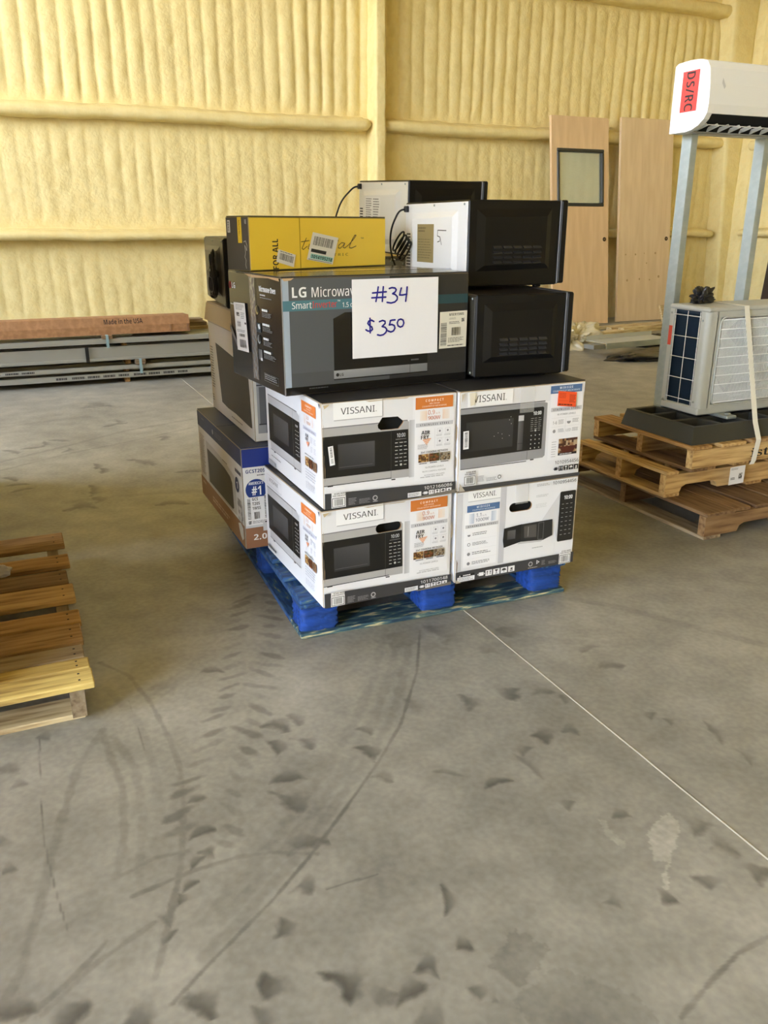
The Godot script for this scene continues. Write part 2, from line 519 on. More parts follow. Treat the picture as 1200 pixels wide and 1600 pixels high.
var STREAKS := [[[0.116, -2.451, 0.187, -2.334, 0.224, -2.142, 0.240, -1.964, 0.242, -1.812, 0.222, -1.661, 0.180, -1.477, 0.128, -1.331, 0.081, -1.208], 0.008, 0.28], [[1.126, -2.238, 0.995, -1.995, 0.834, -1.765, 0.709, -1.633, 0.572, -1.506, 0.435, -1.384, 0.323, -1.297, 0.186, -1.207, 0.098, -1.144], 0.005, 0.45], [[1.097, -2.251, 0.963, -2.009, 0.804, -1.779, 0.679, -1.646, 0.544, -1.518, 0.409, -1.396, 0.299, -1.308, 0.164, -1.217], 0.014, 0.16], [[1.061, -2.267, 0.924, -2.027, 0.762, -1.797, 0.642, -1.663, 0.510, -1.533, 0.378, -1.410, 0.264, -1.323], 0.015, 0.13], [[1.018, -2.286, 0.879, -2.047, 0.717, -1.817, 0.597, -1.682, 0.468, -1.552, 0.340, -1.427, 0.213, -1.328], 0.016, 0.11], [[0.081, -2.067, 0.006, -1.917, -0.049, -1.710, -0.078, -1.592, -0.103, -1.469, -0.141, -1.322, -0.174, -1.251], 0.012, 0.20], [[0.081, -2.035, 0.100, -1.793, 0.079, -1.608, 0.047, -1.486], 0.011, 0.20], [[0.104, -2.024, 0.139, -1.858, 0.131, -1.677, 0.091, -1.476], 0.012, 0.14], [[0.117, -2.285, 0.176, -2.058, 0.183, -1.838, 0.169, -1.660], 0.013, 0.13], [[0.048, -1.492, 0.131, -1.519, 0.206, -1.512], 0.006, 0.25], [[0.072, -1.427, 0.199, -1.448, 0.297, -1.450, 0.377, -1.429, 0.460, -1.386], 0.007, 0.28], [[0.011, -1.332, -0.068, -1.260, -0.144, -1.217], 0.007, 0.30], [[0.103, -1.342, -0.022, -1.284, -0.113, -1.211], 0.007, 0.20], [[1.177, -0.827, 1.088, -0.821, 1.003, -0.798, 0.893, -0.760], 0.006, 0.40], [[-0.076, -2.104, -0.082, -1.874, -0.086, -1.703, -0.078, -1.592, -0.066, -1.471, -0.054, -1.386], 0.002, 0.50], [[0.168, -2.186, 0.171, -2.027, 0.173, -1.871], 0.002, 0.40], [[0.442, -1.285, 0.555, -1.280], 0.003, 0.30], [[1.521, -1.803, 1.093, -1.179], 0.029, 0.06], [[0.747, -1.356, 0.653, -1.097, 0.726, -0.824], 0.023, 0.07], [[0.556, -1.250, 0.891, -1.160, 1.360, -0.993], 0.030, 0.06], [[-0.155, -5.109, 0.248, -5.366, 0.631, -5.626, 1.090, -5.782], 0.021, 0.22], [[-0.156, -4.921, 0.232, -5.155, 0.587, -5.303, 1.037, -5.526], 0.016, 0.18], [[0.130, -4.176, 0.496, -4.159, 0.841, -4.088], 0.026, 0.13], [[-0.151, -6.055, 0.094, -6.115, 0.439, -6.185], 0.044, 0.12], [[0.289, -1.536, 0.434, -1.618, 0.614, -1.704], 0.015, 0.10], [[1.672, -2.302, 1.836, -2.140, 2.111, -1.676], 0.021, 0.14], [[1.152, -2.080, 1.472, -2.009, 1.731, -1.845], 0.025, 0.10]]
var TREAD := [Vector2(0.834, -3.164), Vector2(0.753, -2.906), Vector2(0.670, -2.630), Vector2(0.595, -2.399), Vector2(0.527, -2.204), Vector2(0.462, -2.036), Vector2(0.374, -1.872), Vector2(0.307, -1.741), Vector2(0.261, -1.619), Vector2(0.221, -1.500)]

func build_floor() -> void:
	# stains, tyre rubber and scuffs lie on the concrete where the photograph shows them
	var x0 := -1.0
	var z0 := -7.0
	var px := 0.004
	var nx := 1500
	var nz := 1650
	var tone := PackedFloat32Array()
	tone.resize(nx * nz)
	var wob := FastNoiseLite.new()
	wob.frequency = 14.0
	wob.seed = 4
	var stamp := func(cx: float, cz: float, rx: float, rz: float, strength: float, ang: float, round_one := true) -> void:
		var reach := maxf(rx, rz) * 1.6
		var ca := cos(ang)
		var sa := sin(ang)
		for j in range(maxi(0, int((cz - reach - z0) / px)), mini(nz, int((cz + reach - z0) / px) + 1)):
			for i in range(maxi(0, int((cx - reach - x0) / px)), mini(nx, int((cx + reach - x0) / px) + 1)):
				var dx := x0 + i * px - cx
				var dz := z0 + j * px - cz
				var a := (dx * ca + dz * sa) / rx
				var b := (-dx * sa + dz * ca) / rz
				# lug prints are wedges: a crisp leading edge, smeared out behind
				var d := maxf(sqrt(a * a + b * b) if round_one else maxf(absf(b) + 0.55 * a, absf(a)), 0.0) + 0.6 * wob.get_noise_2d(x0 + i * px, z0 + j * px)
				if d < 1.15:
					var k := j * nx + i
					var smear: float = 1.0 if round_one else clampf(0.5 - 0.55 * a, 0.12, 1.0)
					tone[k] = maxf(tone[k], strength * smear * clampf((1.15 - d) / 0.55, 0.0, 1.0))
	for b in BLOBS:
		stamp.call(b[0], b[1], b[2] * 1.1, b[3] * 1.1, b[4] * 1.25, rng.randf_range(-2.4, 0.6), false)
	for s in STREAKS:
		var p: Array = s[0]
		for k in range(0, p.size() - 2, 2):
			var a := Vector2(p[k], p[k + 1])
			var b := Vector2(p[k + 2], p[k + 3])
			var steps := int(a.distance_to(b) / maxf(s[1] * 0.7, 0.004)) + 1
			for q in steps:
				var c := a.lerp(b, float(q) / steps)
				stamp.call(c.x, c.y, s[1], s[1], s[2] * (0.7 + 0.5 * wob.get_noise_2d(c.x * 0.3, c.y * 0.3)), 0.0, true)
	# tread print: slanted lugs left and right of the wheel's path
	var along := 0.0
	for k in TREAD.size() - 1:
		var a: Vector2 = TREAD[k]
		var b: Vector2 = TREAD[k + 1]
		var dir := (b - a).normalized()
		var side := dir.orthogonal()
		while along < a.distance_to(b):
			var c := a + dir * along
			for sd in [-1.0, 1.0]:
				var at: Vector2 = c + side * sd * rng.randf_range(0.04, 0.07) + dir * (0.03 * sd + rng.randf_range(-0.01, 0.01))
				stamp.call(at.x, at.y, rng.randf_range(0.025, 0.06), rng.randf_range(0.01, 0.017), rng.randf_range(0.08, 0.36), side.angle() + sd * 0.55 + rng.randf_range(-0.25, 0.25), true)
			along += 0.062
		along -= a.distance_to(b)
	var fill := func(pts: Array, value: float) -> void:
		var poly := PackedVector2Array(pts)
		var r := Rect2(poly[0], Vector2.ZERO)
		for q in poly: r = r.expand(q)
		for j in range(maxi(0, int((r.position.y - z0) / px)), mini(nz, int((r.end.y - z0) / px) + 1)):
			for i in range(maxi(0, int((r.position.x - x0) / px)), mini(nx, int((r.end.x - x0) / px) + 1)):
				var q := Vector2(x0 + i * px, z0 + j * px) + Vector2(wob.get_noise_2d(i * 0.01, j * 0.01), wob.get_noise_2d(i * 0.01 + 50.0, j * 0.01)) * 0.012
				if Geometry2D.is_point_in_polygon(q, poly): tone[j * nx + i] += value * (0.8 + 0.5 * wob.get_noise_2d(i * 0.012, j * 0.012))
	fill.call([Vector2(0.737, -1.043), Vector2(0.777, -0.972), Vector2(0.678, -0.925), Vector2(0.648, -0.986)], 0.16)
	fill.call([Vector2(0.764, -0.934), Vector2(0.860, -0.818), Vector2(0.853, -0.716), Vector2(0.640, -0.811), Vector2(0.653, -0.910)], 0.13)
	fill.call([Vector2(1.152, -1.141), Vector2(1.222, -1.179), Vector2(1.255, -1.182), Vector2(1.247, -1.145), Vector2(1.179, -1.085), Vector2(1.141, -1.060), Vector2(1.078, -0.994), Vector2(1.075, -1.009), Vector2(1.131, -1.064), Vector2(1.113, -1.072), Vector2(1.123, -1.099)], -0.3)
	fill.call([Vector2(1.081, -1.226), Vector2(1.102, -1.224), Vector2(1.086, -1.182), Vector2(1.090, -1.140), Vector2(1.072, -1.130), Vector2(1.064, -1.165)], -0.2)
	var near_mat := mat("concrete", Color.WHITE, 0.45)
	near_mat.albedo_texture = concrete_image(nx, nz, x0, z0, px, tone)
	near_mat.texture_repeat = false
	var far_mat := mat("concrete_far", Color.WHITE, 0.45)
	far_mat.albedo_texture = concrete_image(1100, 1100, -6.6, -10.6, 0.0166, PackedFloat32Array())
	far_mat.texture_repeat = false
	var floor_node := setting("floor", "grey concrete slab floor with tyre marks and scuffs")
	var x1 := x0 + nx * px
	var z1 := z0 + nz * px
	for half in [[-6.3, 1.3372], [1.3448, 10.4]]:
		var mesh := ArrayMesh.new()
		for inner in [true, false]:
			var st := SurfaceTool.new()
			st.begin(Mesh.PRIMITIVE_TRIANGLES)
			var a: float = maxf(half[0], x0)
			var b: float = minf(half[1], x1)
			var rects := [[a, z0, b, z1]] if inner else [[half[0], -10.35, half[1], z0], [half[0], z1, half[1], 7.2], [half[0], z0, a, z1], [b, z0, half[1], z1]]
			for r in rects:
				if r[2] - r[0] < 0.001: continue
				var c := [Vector3(r[0], 0, r[1]), Vector3(r[2], 0, r[1]), Vector3(r[2], 0, r[3]), Vector3(r[0], 0, r[3])]
				for i in [0, 1, 2, 0, 2, 3]:
					st.set_normal(Vector3.UP)
					if inner: st.set_uv(Vector2((c[i].x - x0) / (nx * px), (c[i].z - z0) / (nz * px)))
					else: st.set_uv(Vector2((c[i].x + 6.6) / (1100 * 0.0166), (c[i].z + 10.6) / (1100 * 0.0166)))
					st.add_vertex(c[i])
			st.set_material(near_mat if inner else far_mat)
			st.commit(mesh)
		var o := MeshInstance3D.new()
		o.name = "slab"
		o.mesh = mesh
		floor_node.add_child(o, true)
	bpart("slab_base", Vector3(-6.5, -0.2, -10.45), Vector3(10.6, -0.012, 7.3), mat("concrete_side", c8(120, 116, 106), 0.9), floor_node, 0.0)
	var mb := MB.new(true)
	var path := PackedVector3Array()
	for k in 120:
		var z := -10.2 + 17.2 * k / 119.0
		path.append(Vector3(1.341 + 0.0008 * sin(k * 2.3), -0.0015, z))
	mb.tube(path, 0.0034, 8)
	part("joint_sealant", mb.done(), mats["sealant"], floor_node)

func concrete_image(nx: int, nz: int, x0: float, z0: float, px: float, tone: PackedFloat32Array) -> ImageTexture:
	var layers := []
	for d in [[0.9, 31, 4], [5.0, 32, 4], [40.0, 33, 3]]:
		var f := FastNoiseLite.new()
		f.noise_type = FastNoiseLite.TYPE_SIMPLEX_SMOOTH
		f.frequency = d[0] * px
		f.seed = d[1]
		f.fractal_octaves = d[2]
		f.offset = Vector3(x0 / px, z0 / px, 0)
		layers.append(f.get_image(nx, nz, false, false, false).get_data())
	var out := PackedByteArray()
	out.resize(nx * nz * 3)
	var l0: PackedByteArray = layers[0]
	var l1: PackedByteArray = layers[1]
	var l2: PackedByteArray = layers[2]
	var has := not tone.is_empty()
	for k in nx * nz:
		var v := 149.0 + (l0[k] - 127) * 0.18 + (l1[k] - 127) * 0.14 + (l2[k] - 127) * 0.09
		if has: v *= 1.0 - 0.66 * tone[k]
		out[k * 3] = clampi(int(v), 0, 255)
		out[k * 3 + 1] = clampi(int(v * 0.98), 0, 255)
		out[k * 3 + 2] = clampi(int(v * 0.905), 0, 255)
	return ImageTexture.create_from_image(Image.create_from_data(nx, nz, false, Image.FORMAT_RGB8, out))

func build_shell() -> void:
	var foam: Material = mats["spray_foam"]
	var sheet := mat("wall_sheet", c8(170, 168, 160), 0.6)
	var lump := FastNoiseLite.new()
	lump.seed = 8
	lump.frequency = 0.55
	var fine := FastNoiseLite.new()
	fine.seed = 12
	fine.frequency = 3.2
	fine.fractal_octaves = 3
	# sprayed foam follows the ribs of the metal sheet behind it
	var relief := func(x: float, y: float) -> float:
		var ph := x / 0.168 + 0.3 * lump.get_noise_2d(x * 1.3, y * 0.4) + 0.05 * fine.get_noise_2d(x, y)
		var k := 0.5 + 0.5 * lump.get_noise_2d(floorf(ph) * 3.7, 40.0)
		var rib := pow(absf(sin(PI * ph)), 0.55)
		var amp := 0.034 * (0.6 + 0.8 * k)
		if y < 2.45: amp = 0.024 * (0.45 + 0.9 * k) * (0.7 + 0.7 * lump.get_noise_2d(x * 1.5 + 9.0, y * 1.5))
		amp *= clampf(0.72 + 0.9 * lump.get_noise_2d(x * 1.1 + 60.0, y * 0.5), 0.3, 1.1)
		for g in [1.19, 2.43, 4.08]:
			amp *= clampf((absf(y - g) - 0.06) / 0.16, 0.15, 1.0)
		return rib * amp + 0.012 * lump.get_noise_2d(x * 2.2, y * 2.2 + 20.0) + 0.005 * fine.get_noise_2d(x * 2.0, y * 2.0)
	var girt := func(parent: Node, a: float, b: float, y: float, half: float, at: Callable) -> void:
		var prof := [Vector2(-0.03, 0.10), Vector2(0.02, 0.075), Vector2(0.10, 0.062), Vector2(0.155, 0.052), Vector2(0.19, 0.025), Vector2(0.195, -0.02), Vector2(0.175, -0.055), Vector2(0.13, -0.068), Vector2(0.04, -0.066), Vector2(-0.03, -0.07)]
		var m := grid_mesh(int((b - a) / 0.05), prof.size() - 1, func(u: float, t: float) -> Vector3:
			var p: Vector2 = prof[int(round(t * (prof.size() - 1)))]
			var s := lerpf(a, b, u)
			var e := clampf(minf(s - a, b - s) / 0.06, 0.0, 1.0)
			var sc := sqrt(1.0 - (1.0 - e) * (1.0 - e)) * 0.6 + 0.4
			var wv := 1.0 + 0.22 * fine.get_noise_2d(s * 0.7, p.y * 9.0 + y * 10.0)
			return at.call(s, y + 0.02 * lump.get_noise_2d(s * 0.9, y * 7.0) + p.y * half / 0.065 * wv * sc, p.x * (0.55 + 0.45 * sc) * (1.0 + 0.06 * fine.get_noise_2d(s * 2.0, y + p.y * 20.0))), at.call(0.0, 0.0, 1.0) - at.call(0.0, 0.0, 0.0))
		part("girt", m, foam, parent)
	# back wall
	var wb := setting("wall_back", "pale yellow spray foam on a ribbed metal wall")
	bpart("wall_sheet", Vector3(-6.4, 0, -10.42), Vector3(10.4, 6.0, -10.16), sheet, wb, 0.0)
	part("foam_lining", grid_mesh(660, 120, func(u: float, t: float) -> Vector3:
		var x := lerpf(-1.2, 10.15, u)
		var y := lerpf(0.0, 4.9, t)
		return Vector3(x, y, -10.12 + relief.call(x, y)), Vector3(0, 0, 1)), foam, wb)
	part("foam_lining", grid_mesh(60, 60, func(u: float, t: float) -> Vector3:
		var x := lerpf(-6.2, -1.2, u)
		var y := lerpf(0.0, 4.9, t)
		return Vector3(x, y, -10.12 + relief.call(x, y)), Vector3(0, 0, 1)), foam, wb)
	part("foam_lining", grid_mesh(40, 6, func(u: float, t: float) -> Vector3: return Vector3(lerpf(-6.2, 10.2, u), lerpf(4.9, 6.0, t), -10.12 + 0.03 * t), Vector3(0, 0, 1)), foam, wb)
	var back := func(s: float, y: float, off: float) -> Vector3: return Vector3(s, y, -10.10 + off)
	for g in [[1.19, 0.05], [2.43, 0.066], [4.1, 0.075]]:
		girt.call(wb, -6.1, 4.27, g[0], g[1], back)
		girt.call(wb, 4.42, 9.86, g[0], g[1], back)
	part("column", foam_block(4.275, 4.415, -10.12, -9.84, 0.0, 6.0, 0.0, fine), foam, wb)
	# right wall, with the frame column in the corner that grows deeper towards the roof
	var wr := setting("wall_right", "pale yellow spray foam side wall beyond the loose doors")
	bpart("wall_sheet", Vector3(10.2, 0, -10.42), Vector3(10.45, 6.0, 7.2), sheet, wr, 0.0)
	part("foam_lining", grid_mesh(200, 110, func(u: float, t: float) -> Vector3:
		var z := lerpf(-10.1, -6.4, u)
		var y := lerpf(0.0, 4.9, t)
		return Vector3(10.09 - relief.call(z + 30.0, y), y, z), Vector3(-1, 0, 0)), foam, wr)
	part("foam_lining", grid_mesh(80, 40, func(u: float, t: float) -> Vector3:
		var z := lerpf(-6.4, 7.0, u)
		var y := lerpf(0.0, 4.9, t)
		return Vector3(10.09 - relief.call(z + 30.0, y), y, z), Vector3(-1, 0, 0)), foam, wr)
	part("foam_lining", grid_mesh(20, 4, func(u: float, t: float) -> Vector3: return Vector3(10.09, lerpf(4.9, 6.0, t), lerpf(-10.1, 7.0, u)), Vector3(-1, 0, 0)), foam, wr)
	var right := func(s: float, y: float, off: float) -> Vector3: return Vector3(10.08 - off * 0.8, y, s)
	for g in [[1.19, 0.05], [2.38, 0.066], [4.16, 0.075]]:
		girt.call(wr, -9.62, 6.9, g[0], g[1], right)
	part("column", foam_block(9.98, 10.12, -10.12, -9.85, 0.0, 6.0, 0.081, fine), foam, wr)
	# left wall with the big roll-up door opening that lets the daylight in, front wall and roof
	var wl := setting("wall_left", "yellow foamed side wall with a wide open loading door")
	# a band of high daylight openings under the eaves, and the loading door
	for b in [[Vector3(-6.4, 0, -10.4), Vector3(-6.15, 3.5, 0.6)], [Vector3(-6.4, 5.8, -10.4), Vector3(-6.15, 6, 0.6)], [Vector3(-6.4, 3.5, -10.4), Vector3(-6.15, 5.8, -9.0)], [Vector3(-6.4, 3.5, 0.2), Vector3(-6.15, 5.8, 0.6)], [Vector3(-6.4, 0, 4.4), Vector3(-6.15, 6, 7.2)], [Vector3(-6.4, 4.0, 0.6), Vector3(-6.15, 6, 4.4)]]:
		bpart("wall_panel", b[0], b[1], foam, wl, 0.01)
	for b in [[Vector3(-6.2, 0, 0.5), Vector3(-6.1, 4.1, 0.6)], [Vector3(-6.2, 0, 4.4), Vector3(-6.1, 4.1, 4.5)], [Vector3(-6.2, 4.0, 0.6), Vector3(-6.1, 4.1, 4.4)]]:
		bpart("door_jamb", b[0], b[1], mats["galvanised_steel"], wl, 0.004)
	var wf := setting("wall_front", "foamed wall opposite the loose doors")
	bpart("wall_panel", Vector3(-6.4, 0, 7.0), Vector3(10.45, 6, 7.25), foam, wf, 0.01)
	var ce := setting("ceiling", "spray foamed underside of the warehouse roof")
	bpart("roof_panel", Vector3(-6.5, 6.0, -10.5), Vector3(10.5, 6.15, 7.3), foam, ce, 0.0)

func foam_block(xa: float, xb: float, za: float, zb: float, ya: float, yb: float, taper: float, nz: FastNoiseLite) -> ArrayMesh:
	var prof := [Vector2(0, 0), Vector2(0, 0.85), Vector2(0.06, 0.97), Vector2(0.2, 1.0), Vector2(0.8, 1.0), Vector2(0.94, 0.97), Vector2(1, 0.85), Vector2(1, 0)]
	return grid_mesh(prof.size() - 1, 90, func(u: float, t: float) -> Vector3:
		var p: Vector2 = prof[int(round(u * (prof.size() - 1)))]
		var y := lerpf(ya, yb, t)
		var left := xa - taper * y
		var wv := 0.010 * nz.get_noise_2d(p.x * 2.0 + xa, y * 0.8)
		return Vector3(lerpf(left, xb, p.x) + wv, y, lerpf(za, zb, p.y) + wv), Vector3(0, 0, 1))

# ---------------------------------------------------------------- cartons and microwaves on the blue pallet
# local frame of a carton: x right along its front, y up, -z to its back; origin at the near left bottom corner
func carton(called: String, label: String, at: Vector3, yaw: float, w: float, d: float, h: float, cols: Dictionary, hole := PackedVector2Array(), group := "", m := "print") -> Dictionary:
	var root := thing(called, label, "box", at, yaw, group)
	var bh := h - 0.003
	var mb := MB.new()
	var b := 0.003
	var edge: Color = cols.get("edge", c8(176, 160, 138))
	var body: Color = cols.body
	var side := {"f": cols.get("front", body), "l": cols.get("left", body), "r": cols.get("right", body), "k": cols.get("back", body), "t": cols.get("top", body), "u": cols.get("under", body)}
	var ctr := Vector3(w * 0.5, bh * 0.5, -d * 0.5)
	# chamfered shell, each face in the colour it is printed
	var pt := func(sx: float, sy: float, sz: float, ax: int) -> Vector3:
		var v := Vector3(w * 0.5 * sx, bh * 0.5 * sy, d * 0.5 * sz)
		if ax != 0: v.x -= sx * b
		if ax != 1: v.y -= sy * b
		if ax != 2: v.z -= sz * b
		return ctr + v
	for s in [-1.0, 1.0]:
		mb.col = side.l if s < 0 else side.r
		mb.qc(pt.call(s, -1, -1, 0), pt.call(s, 1, -1, 0), pt.call(s, 1, 1, 0), pt.call(s, -1, 1, 0), ctr)
		mb.col = side.u if s < 0 else side.t
		mb.qc(pt.call(-1, s, -1, 1), pt.call(1, s, -1, 1), pt.call(1, s, 1, 1), pt.call(-1, s, 1, 1), ctr)
		if s < 0 or hole.is_empty():
			mb.col = side.k if s < 0 else side.f
			mb.qc(pt.call(-1, -1, s, 2), pt.call(1, -1, s, 2), pt.call(1, 1, s, 2), pt.call(-1, 1, s, 2), ctr)
	mb.col = edge
	for s in [-1.0, 1.0]:
		for t in [-1.0, 1.0]:
			mb.qc(pt.call(s, t, -1, 0), pt.call(s, t, 1, 0), pt.call(s, t, 1, 1), pt.call(s, t, -1, 1), ctr)
			mb.qc(pt.call(s, -1, t, 0), pt.call(s, 1, t, 0), pt.call(s, 1, t, 2), pt.call(s, -1, t, 2), ctr)
			mb.qc(pt.call(-1, s, t, 1), pt.call(1, s, t, 1), pt.call(1, s, t, 2), pt.call(-1, s, t, 2), ctr)
			for q in [-1.0, 1.0]:
				mb.tri(pt.call(s, t, q, 0), pt.call(s, t, q, 1), pt.call(s, t, q, 2), Vector3(s, t, q))
	var front := face(Vector3(0, bh, 0), Vector3.RIGHT, Vector3(0, 0, 1), w, bh)
	if not hole.is_empty():
		# hand hole: the front sheet with the opening cut out, its paper edge, and the packed oven close behind it
		front.hole = hole
		front.lift = 0.0
		front.layer = -1
		front.mb = mb
		front.poly([[b / w, b / bh], [1.0 - b / w, b / bh], [1.0 - b / w, 1.0 - b / bh], [b / w, 1.0 - b / bh]], side.f)
		mb.col = c8(150, 116, 80)
		for k in hole.size():
			var p := hole[k]
			var q := hole[(k + 1) % hole.size()]
			var a := front.P(p.x, p.y)
			var c := front.P(q.x, q.y)
			var mid := Vector2.ZERO
			for v in hole: mid += v / hole.size()
			mb.quad(a, c, c + Vector3(0, 0, -0.006), a + Vector3(0, 0, -0.006), front.P(mid.x, mid.y) - a)
		front.mb = MB.new()
		front.lift = 0.0004
		front.layer = 0
		bpart("packing", Vector3(0.012, 0.012, -d + 0.012), Vector3(w - 0.012, bh - 0.012, -0.03), mats["dark_inside"], root, 0.0)
	var body_part := part("carton_body", mb.done(), mats[m], root)
	for k in 2:
		var fb := MB.new()
		fb.col = side.t
		fb.cbox(Vector3(w * 0.5, bh + 0.0015, -d * (0.25 + 0.5 * k)), Vector3(w - 0.002, 0.003, d * 0.5 - 0.003), 0.001)
		part("top_flap", fb.done(), mats[m], root)
	var left := face(Vector3(0, bh, -d), Vector3(0, 0, 1), Vector3(-1, 0, 0), d, bh)
	return {"root": root, "body": body_part, "front": front, "left": left, "w": w, "d": d, "h": h}

func face(o: Vector3, ex: Vector3, n: Vector3, w: float, h: float) -> Face:
	var f := Face.new()
	f.host = self
	f.o = o
	f.ex = ex
	f.ed = Vector3.DOWN
	f.n = n
	f.w = w
	f.h = h
	return f

func stadium(s0: float, t0: float, s1: float, t1: float, w: float, h: float) -> PackedVector2Array:
	var r := (t1 - t0) * 0.5 * h
	var pts := PackedVector2Array()
	for k in 16:
		var a := -PI / 2 + PI * (k % 8) / 7.0 + (PI if k >= 8 else 0.0)
		var cx: float = s1 - r / w if k < 8 else s0 + r / w
		pts.append(Vector2(cx + cos(a) * r / w, (t0 + t1) * 0.5 + sin(a) * r / h))
	return pts

const INK := Color(0.13, 0.13, 0.14)

func oven_keys(f: Face, s0: float, t0: float, s1: float, t1: float, seed_value: int) -> void:
	f.layer += 1
	for r in 7:
		for c in 3:
			var a := lerpf(s0, s1, c / 3.0 + 0.04)
			var b := lerpf(t0, t1, r / 7.0)
			if r == 6 and c == 1: f.disc(a + (s1 - s0) * 0.12, b, 0.004, c8(190, 190, 190), 10, false)
			else: f.rect(a, b, a + (s1 - s0) * (0.2 if (r + c + seed_value) % 3 else 0.26), b + (t1 - t0) * 0.022, c8(200, 200, 200), false)

func handling_marks(f: Face, s0: float, t0: float, s1: float, t1: float, ink: Color, paper: Color) -> void:
	var wd := (s1 - s0) / 5.0
	for k in 5:
		var a := s0 + wd * k
		if k == 0:
			f.rect(a + wd * 0.2, t0 + (t1 - t0) * 0.2, a + wd * 0.8, t1 - (t1 - t0) * 0.2, paper)
			f.poly([[a, (t0 + t1) * 0.5], [a + wd * 0.14, t0 + (t1 - t0) * 0.3], [a + wd * 0.14, t1 - (t1 - t0) * 0.3]], paper, false)
			f.poly([[a + wd * 0.98, (t0 + t1) * 0.5], [a + wd * 0.86, t0 + (t1 - t0) * 0.3], [a + wd * 0.86, t1 - (t1 - t0) * 0.3]], paper, false)
			continue
		f.rect(a + wd * 0.06, t0, a + wd * 0.92, t1, paper)
		var m := a + wd * 0.49
		if k == 1:
			for q in [-0.2, 0.2]:
				f.rect(m + wd * (q - 0.04), t0 + (t1 - t0) * 0.3, m + wd * (q + 0.04), t1 - (t1 - t0) * 0.22, ink)
				f.poly([[m + wd * (q - 0.13), t0 + (t1 - t0) * 0.36], [m + wd * (q + 0.13), t0 + (t1 - t0) * 0.36], [m + wd * q, t0 + (t1 - t0) * 0.12]], ink, false)
		elif k == 2:
			f.poly([[m - wd * 0.24, t0 + (t1 - t0) * 0.14], [m + wd * 0.24, t0 + (t1 - t0) * 0.14], [m, t0 + (t1 - t0) * 0.58]], ink)
			f.rect(m - wd * 0.04, t0 + (t1 - t0) * 0.5, m + wd * 0.04, t1 - (t1 - t0) * 0.18, ink, false)
			f.rect(m - wd * 0.18, t1 - (t1 - t0) * 0.2, m + wd * 0.18, t1 - (t1 - t0) * 0.12, ink, false)
		elif k == 3:
			var pts := []
			for j in 9: pts.append([m + cos(PI + PI * j / 8.0) * wd * 0.3, t0 + (t1 - t0) * 0.55 + sin(PI + PI * j / 8.0) * (t1 - t0) * 0.4])
			f.poly(pts, ink)
			f.rect(m - wd * 0.03, t0 + (t1 - t0) * 0.5, m + wd * 0.03, t1 - (t1 - t0) * 0.14, ink, false)
		else:
			f.rect(m - wd * 0.2, t1 - (t1 - t0) * 0.3, m + wd * 0.2, t1 - (t1 - t0) * 0.14, ink)
			f.rect(m - wd * 0.12, t0 + (t1 - t0) * 0.3, m + wd * 0.16, t0 + (t1 - t0) * 0.6, ink, false)

func store_code(f: Face, s0: float, t0: float, s1: float, t1: float, seed_value: int) -> void:
	f.text("SCAN HERE", lerpf(s0, s1, 0.2), t0 - 0.042, s1, t0 - 0.026, c8(60, 44, 36), "bold")
	f.text("FOR CHECKOUT", lerpf(s0, s1, 0.1), t0 - 0.021, s1, t0 - 0.006, c8(60, 44, 36), "bold")
	f.rect(s0, t0, s1, t1, c8(236, 236, 236))
	f.frame(lerpf(s0, s1, 0.05), lerpf(t0, t1, 0.06), lerpf(s0, s1, 0.95), lerpf(t0, t1, 0.94), 0.0018, INK)
	f.bars(lerpf(s0, s1, 0.2), lerpf(t0, t1, 0.18), lerpf(s0, s1, 0.82), lerpf(t0, t1, 0.8), 18, INK, seed_value)

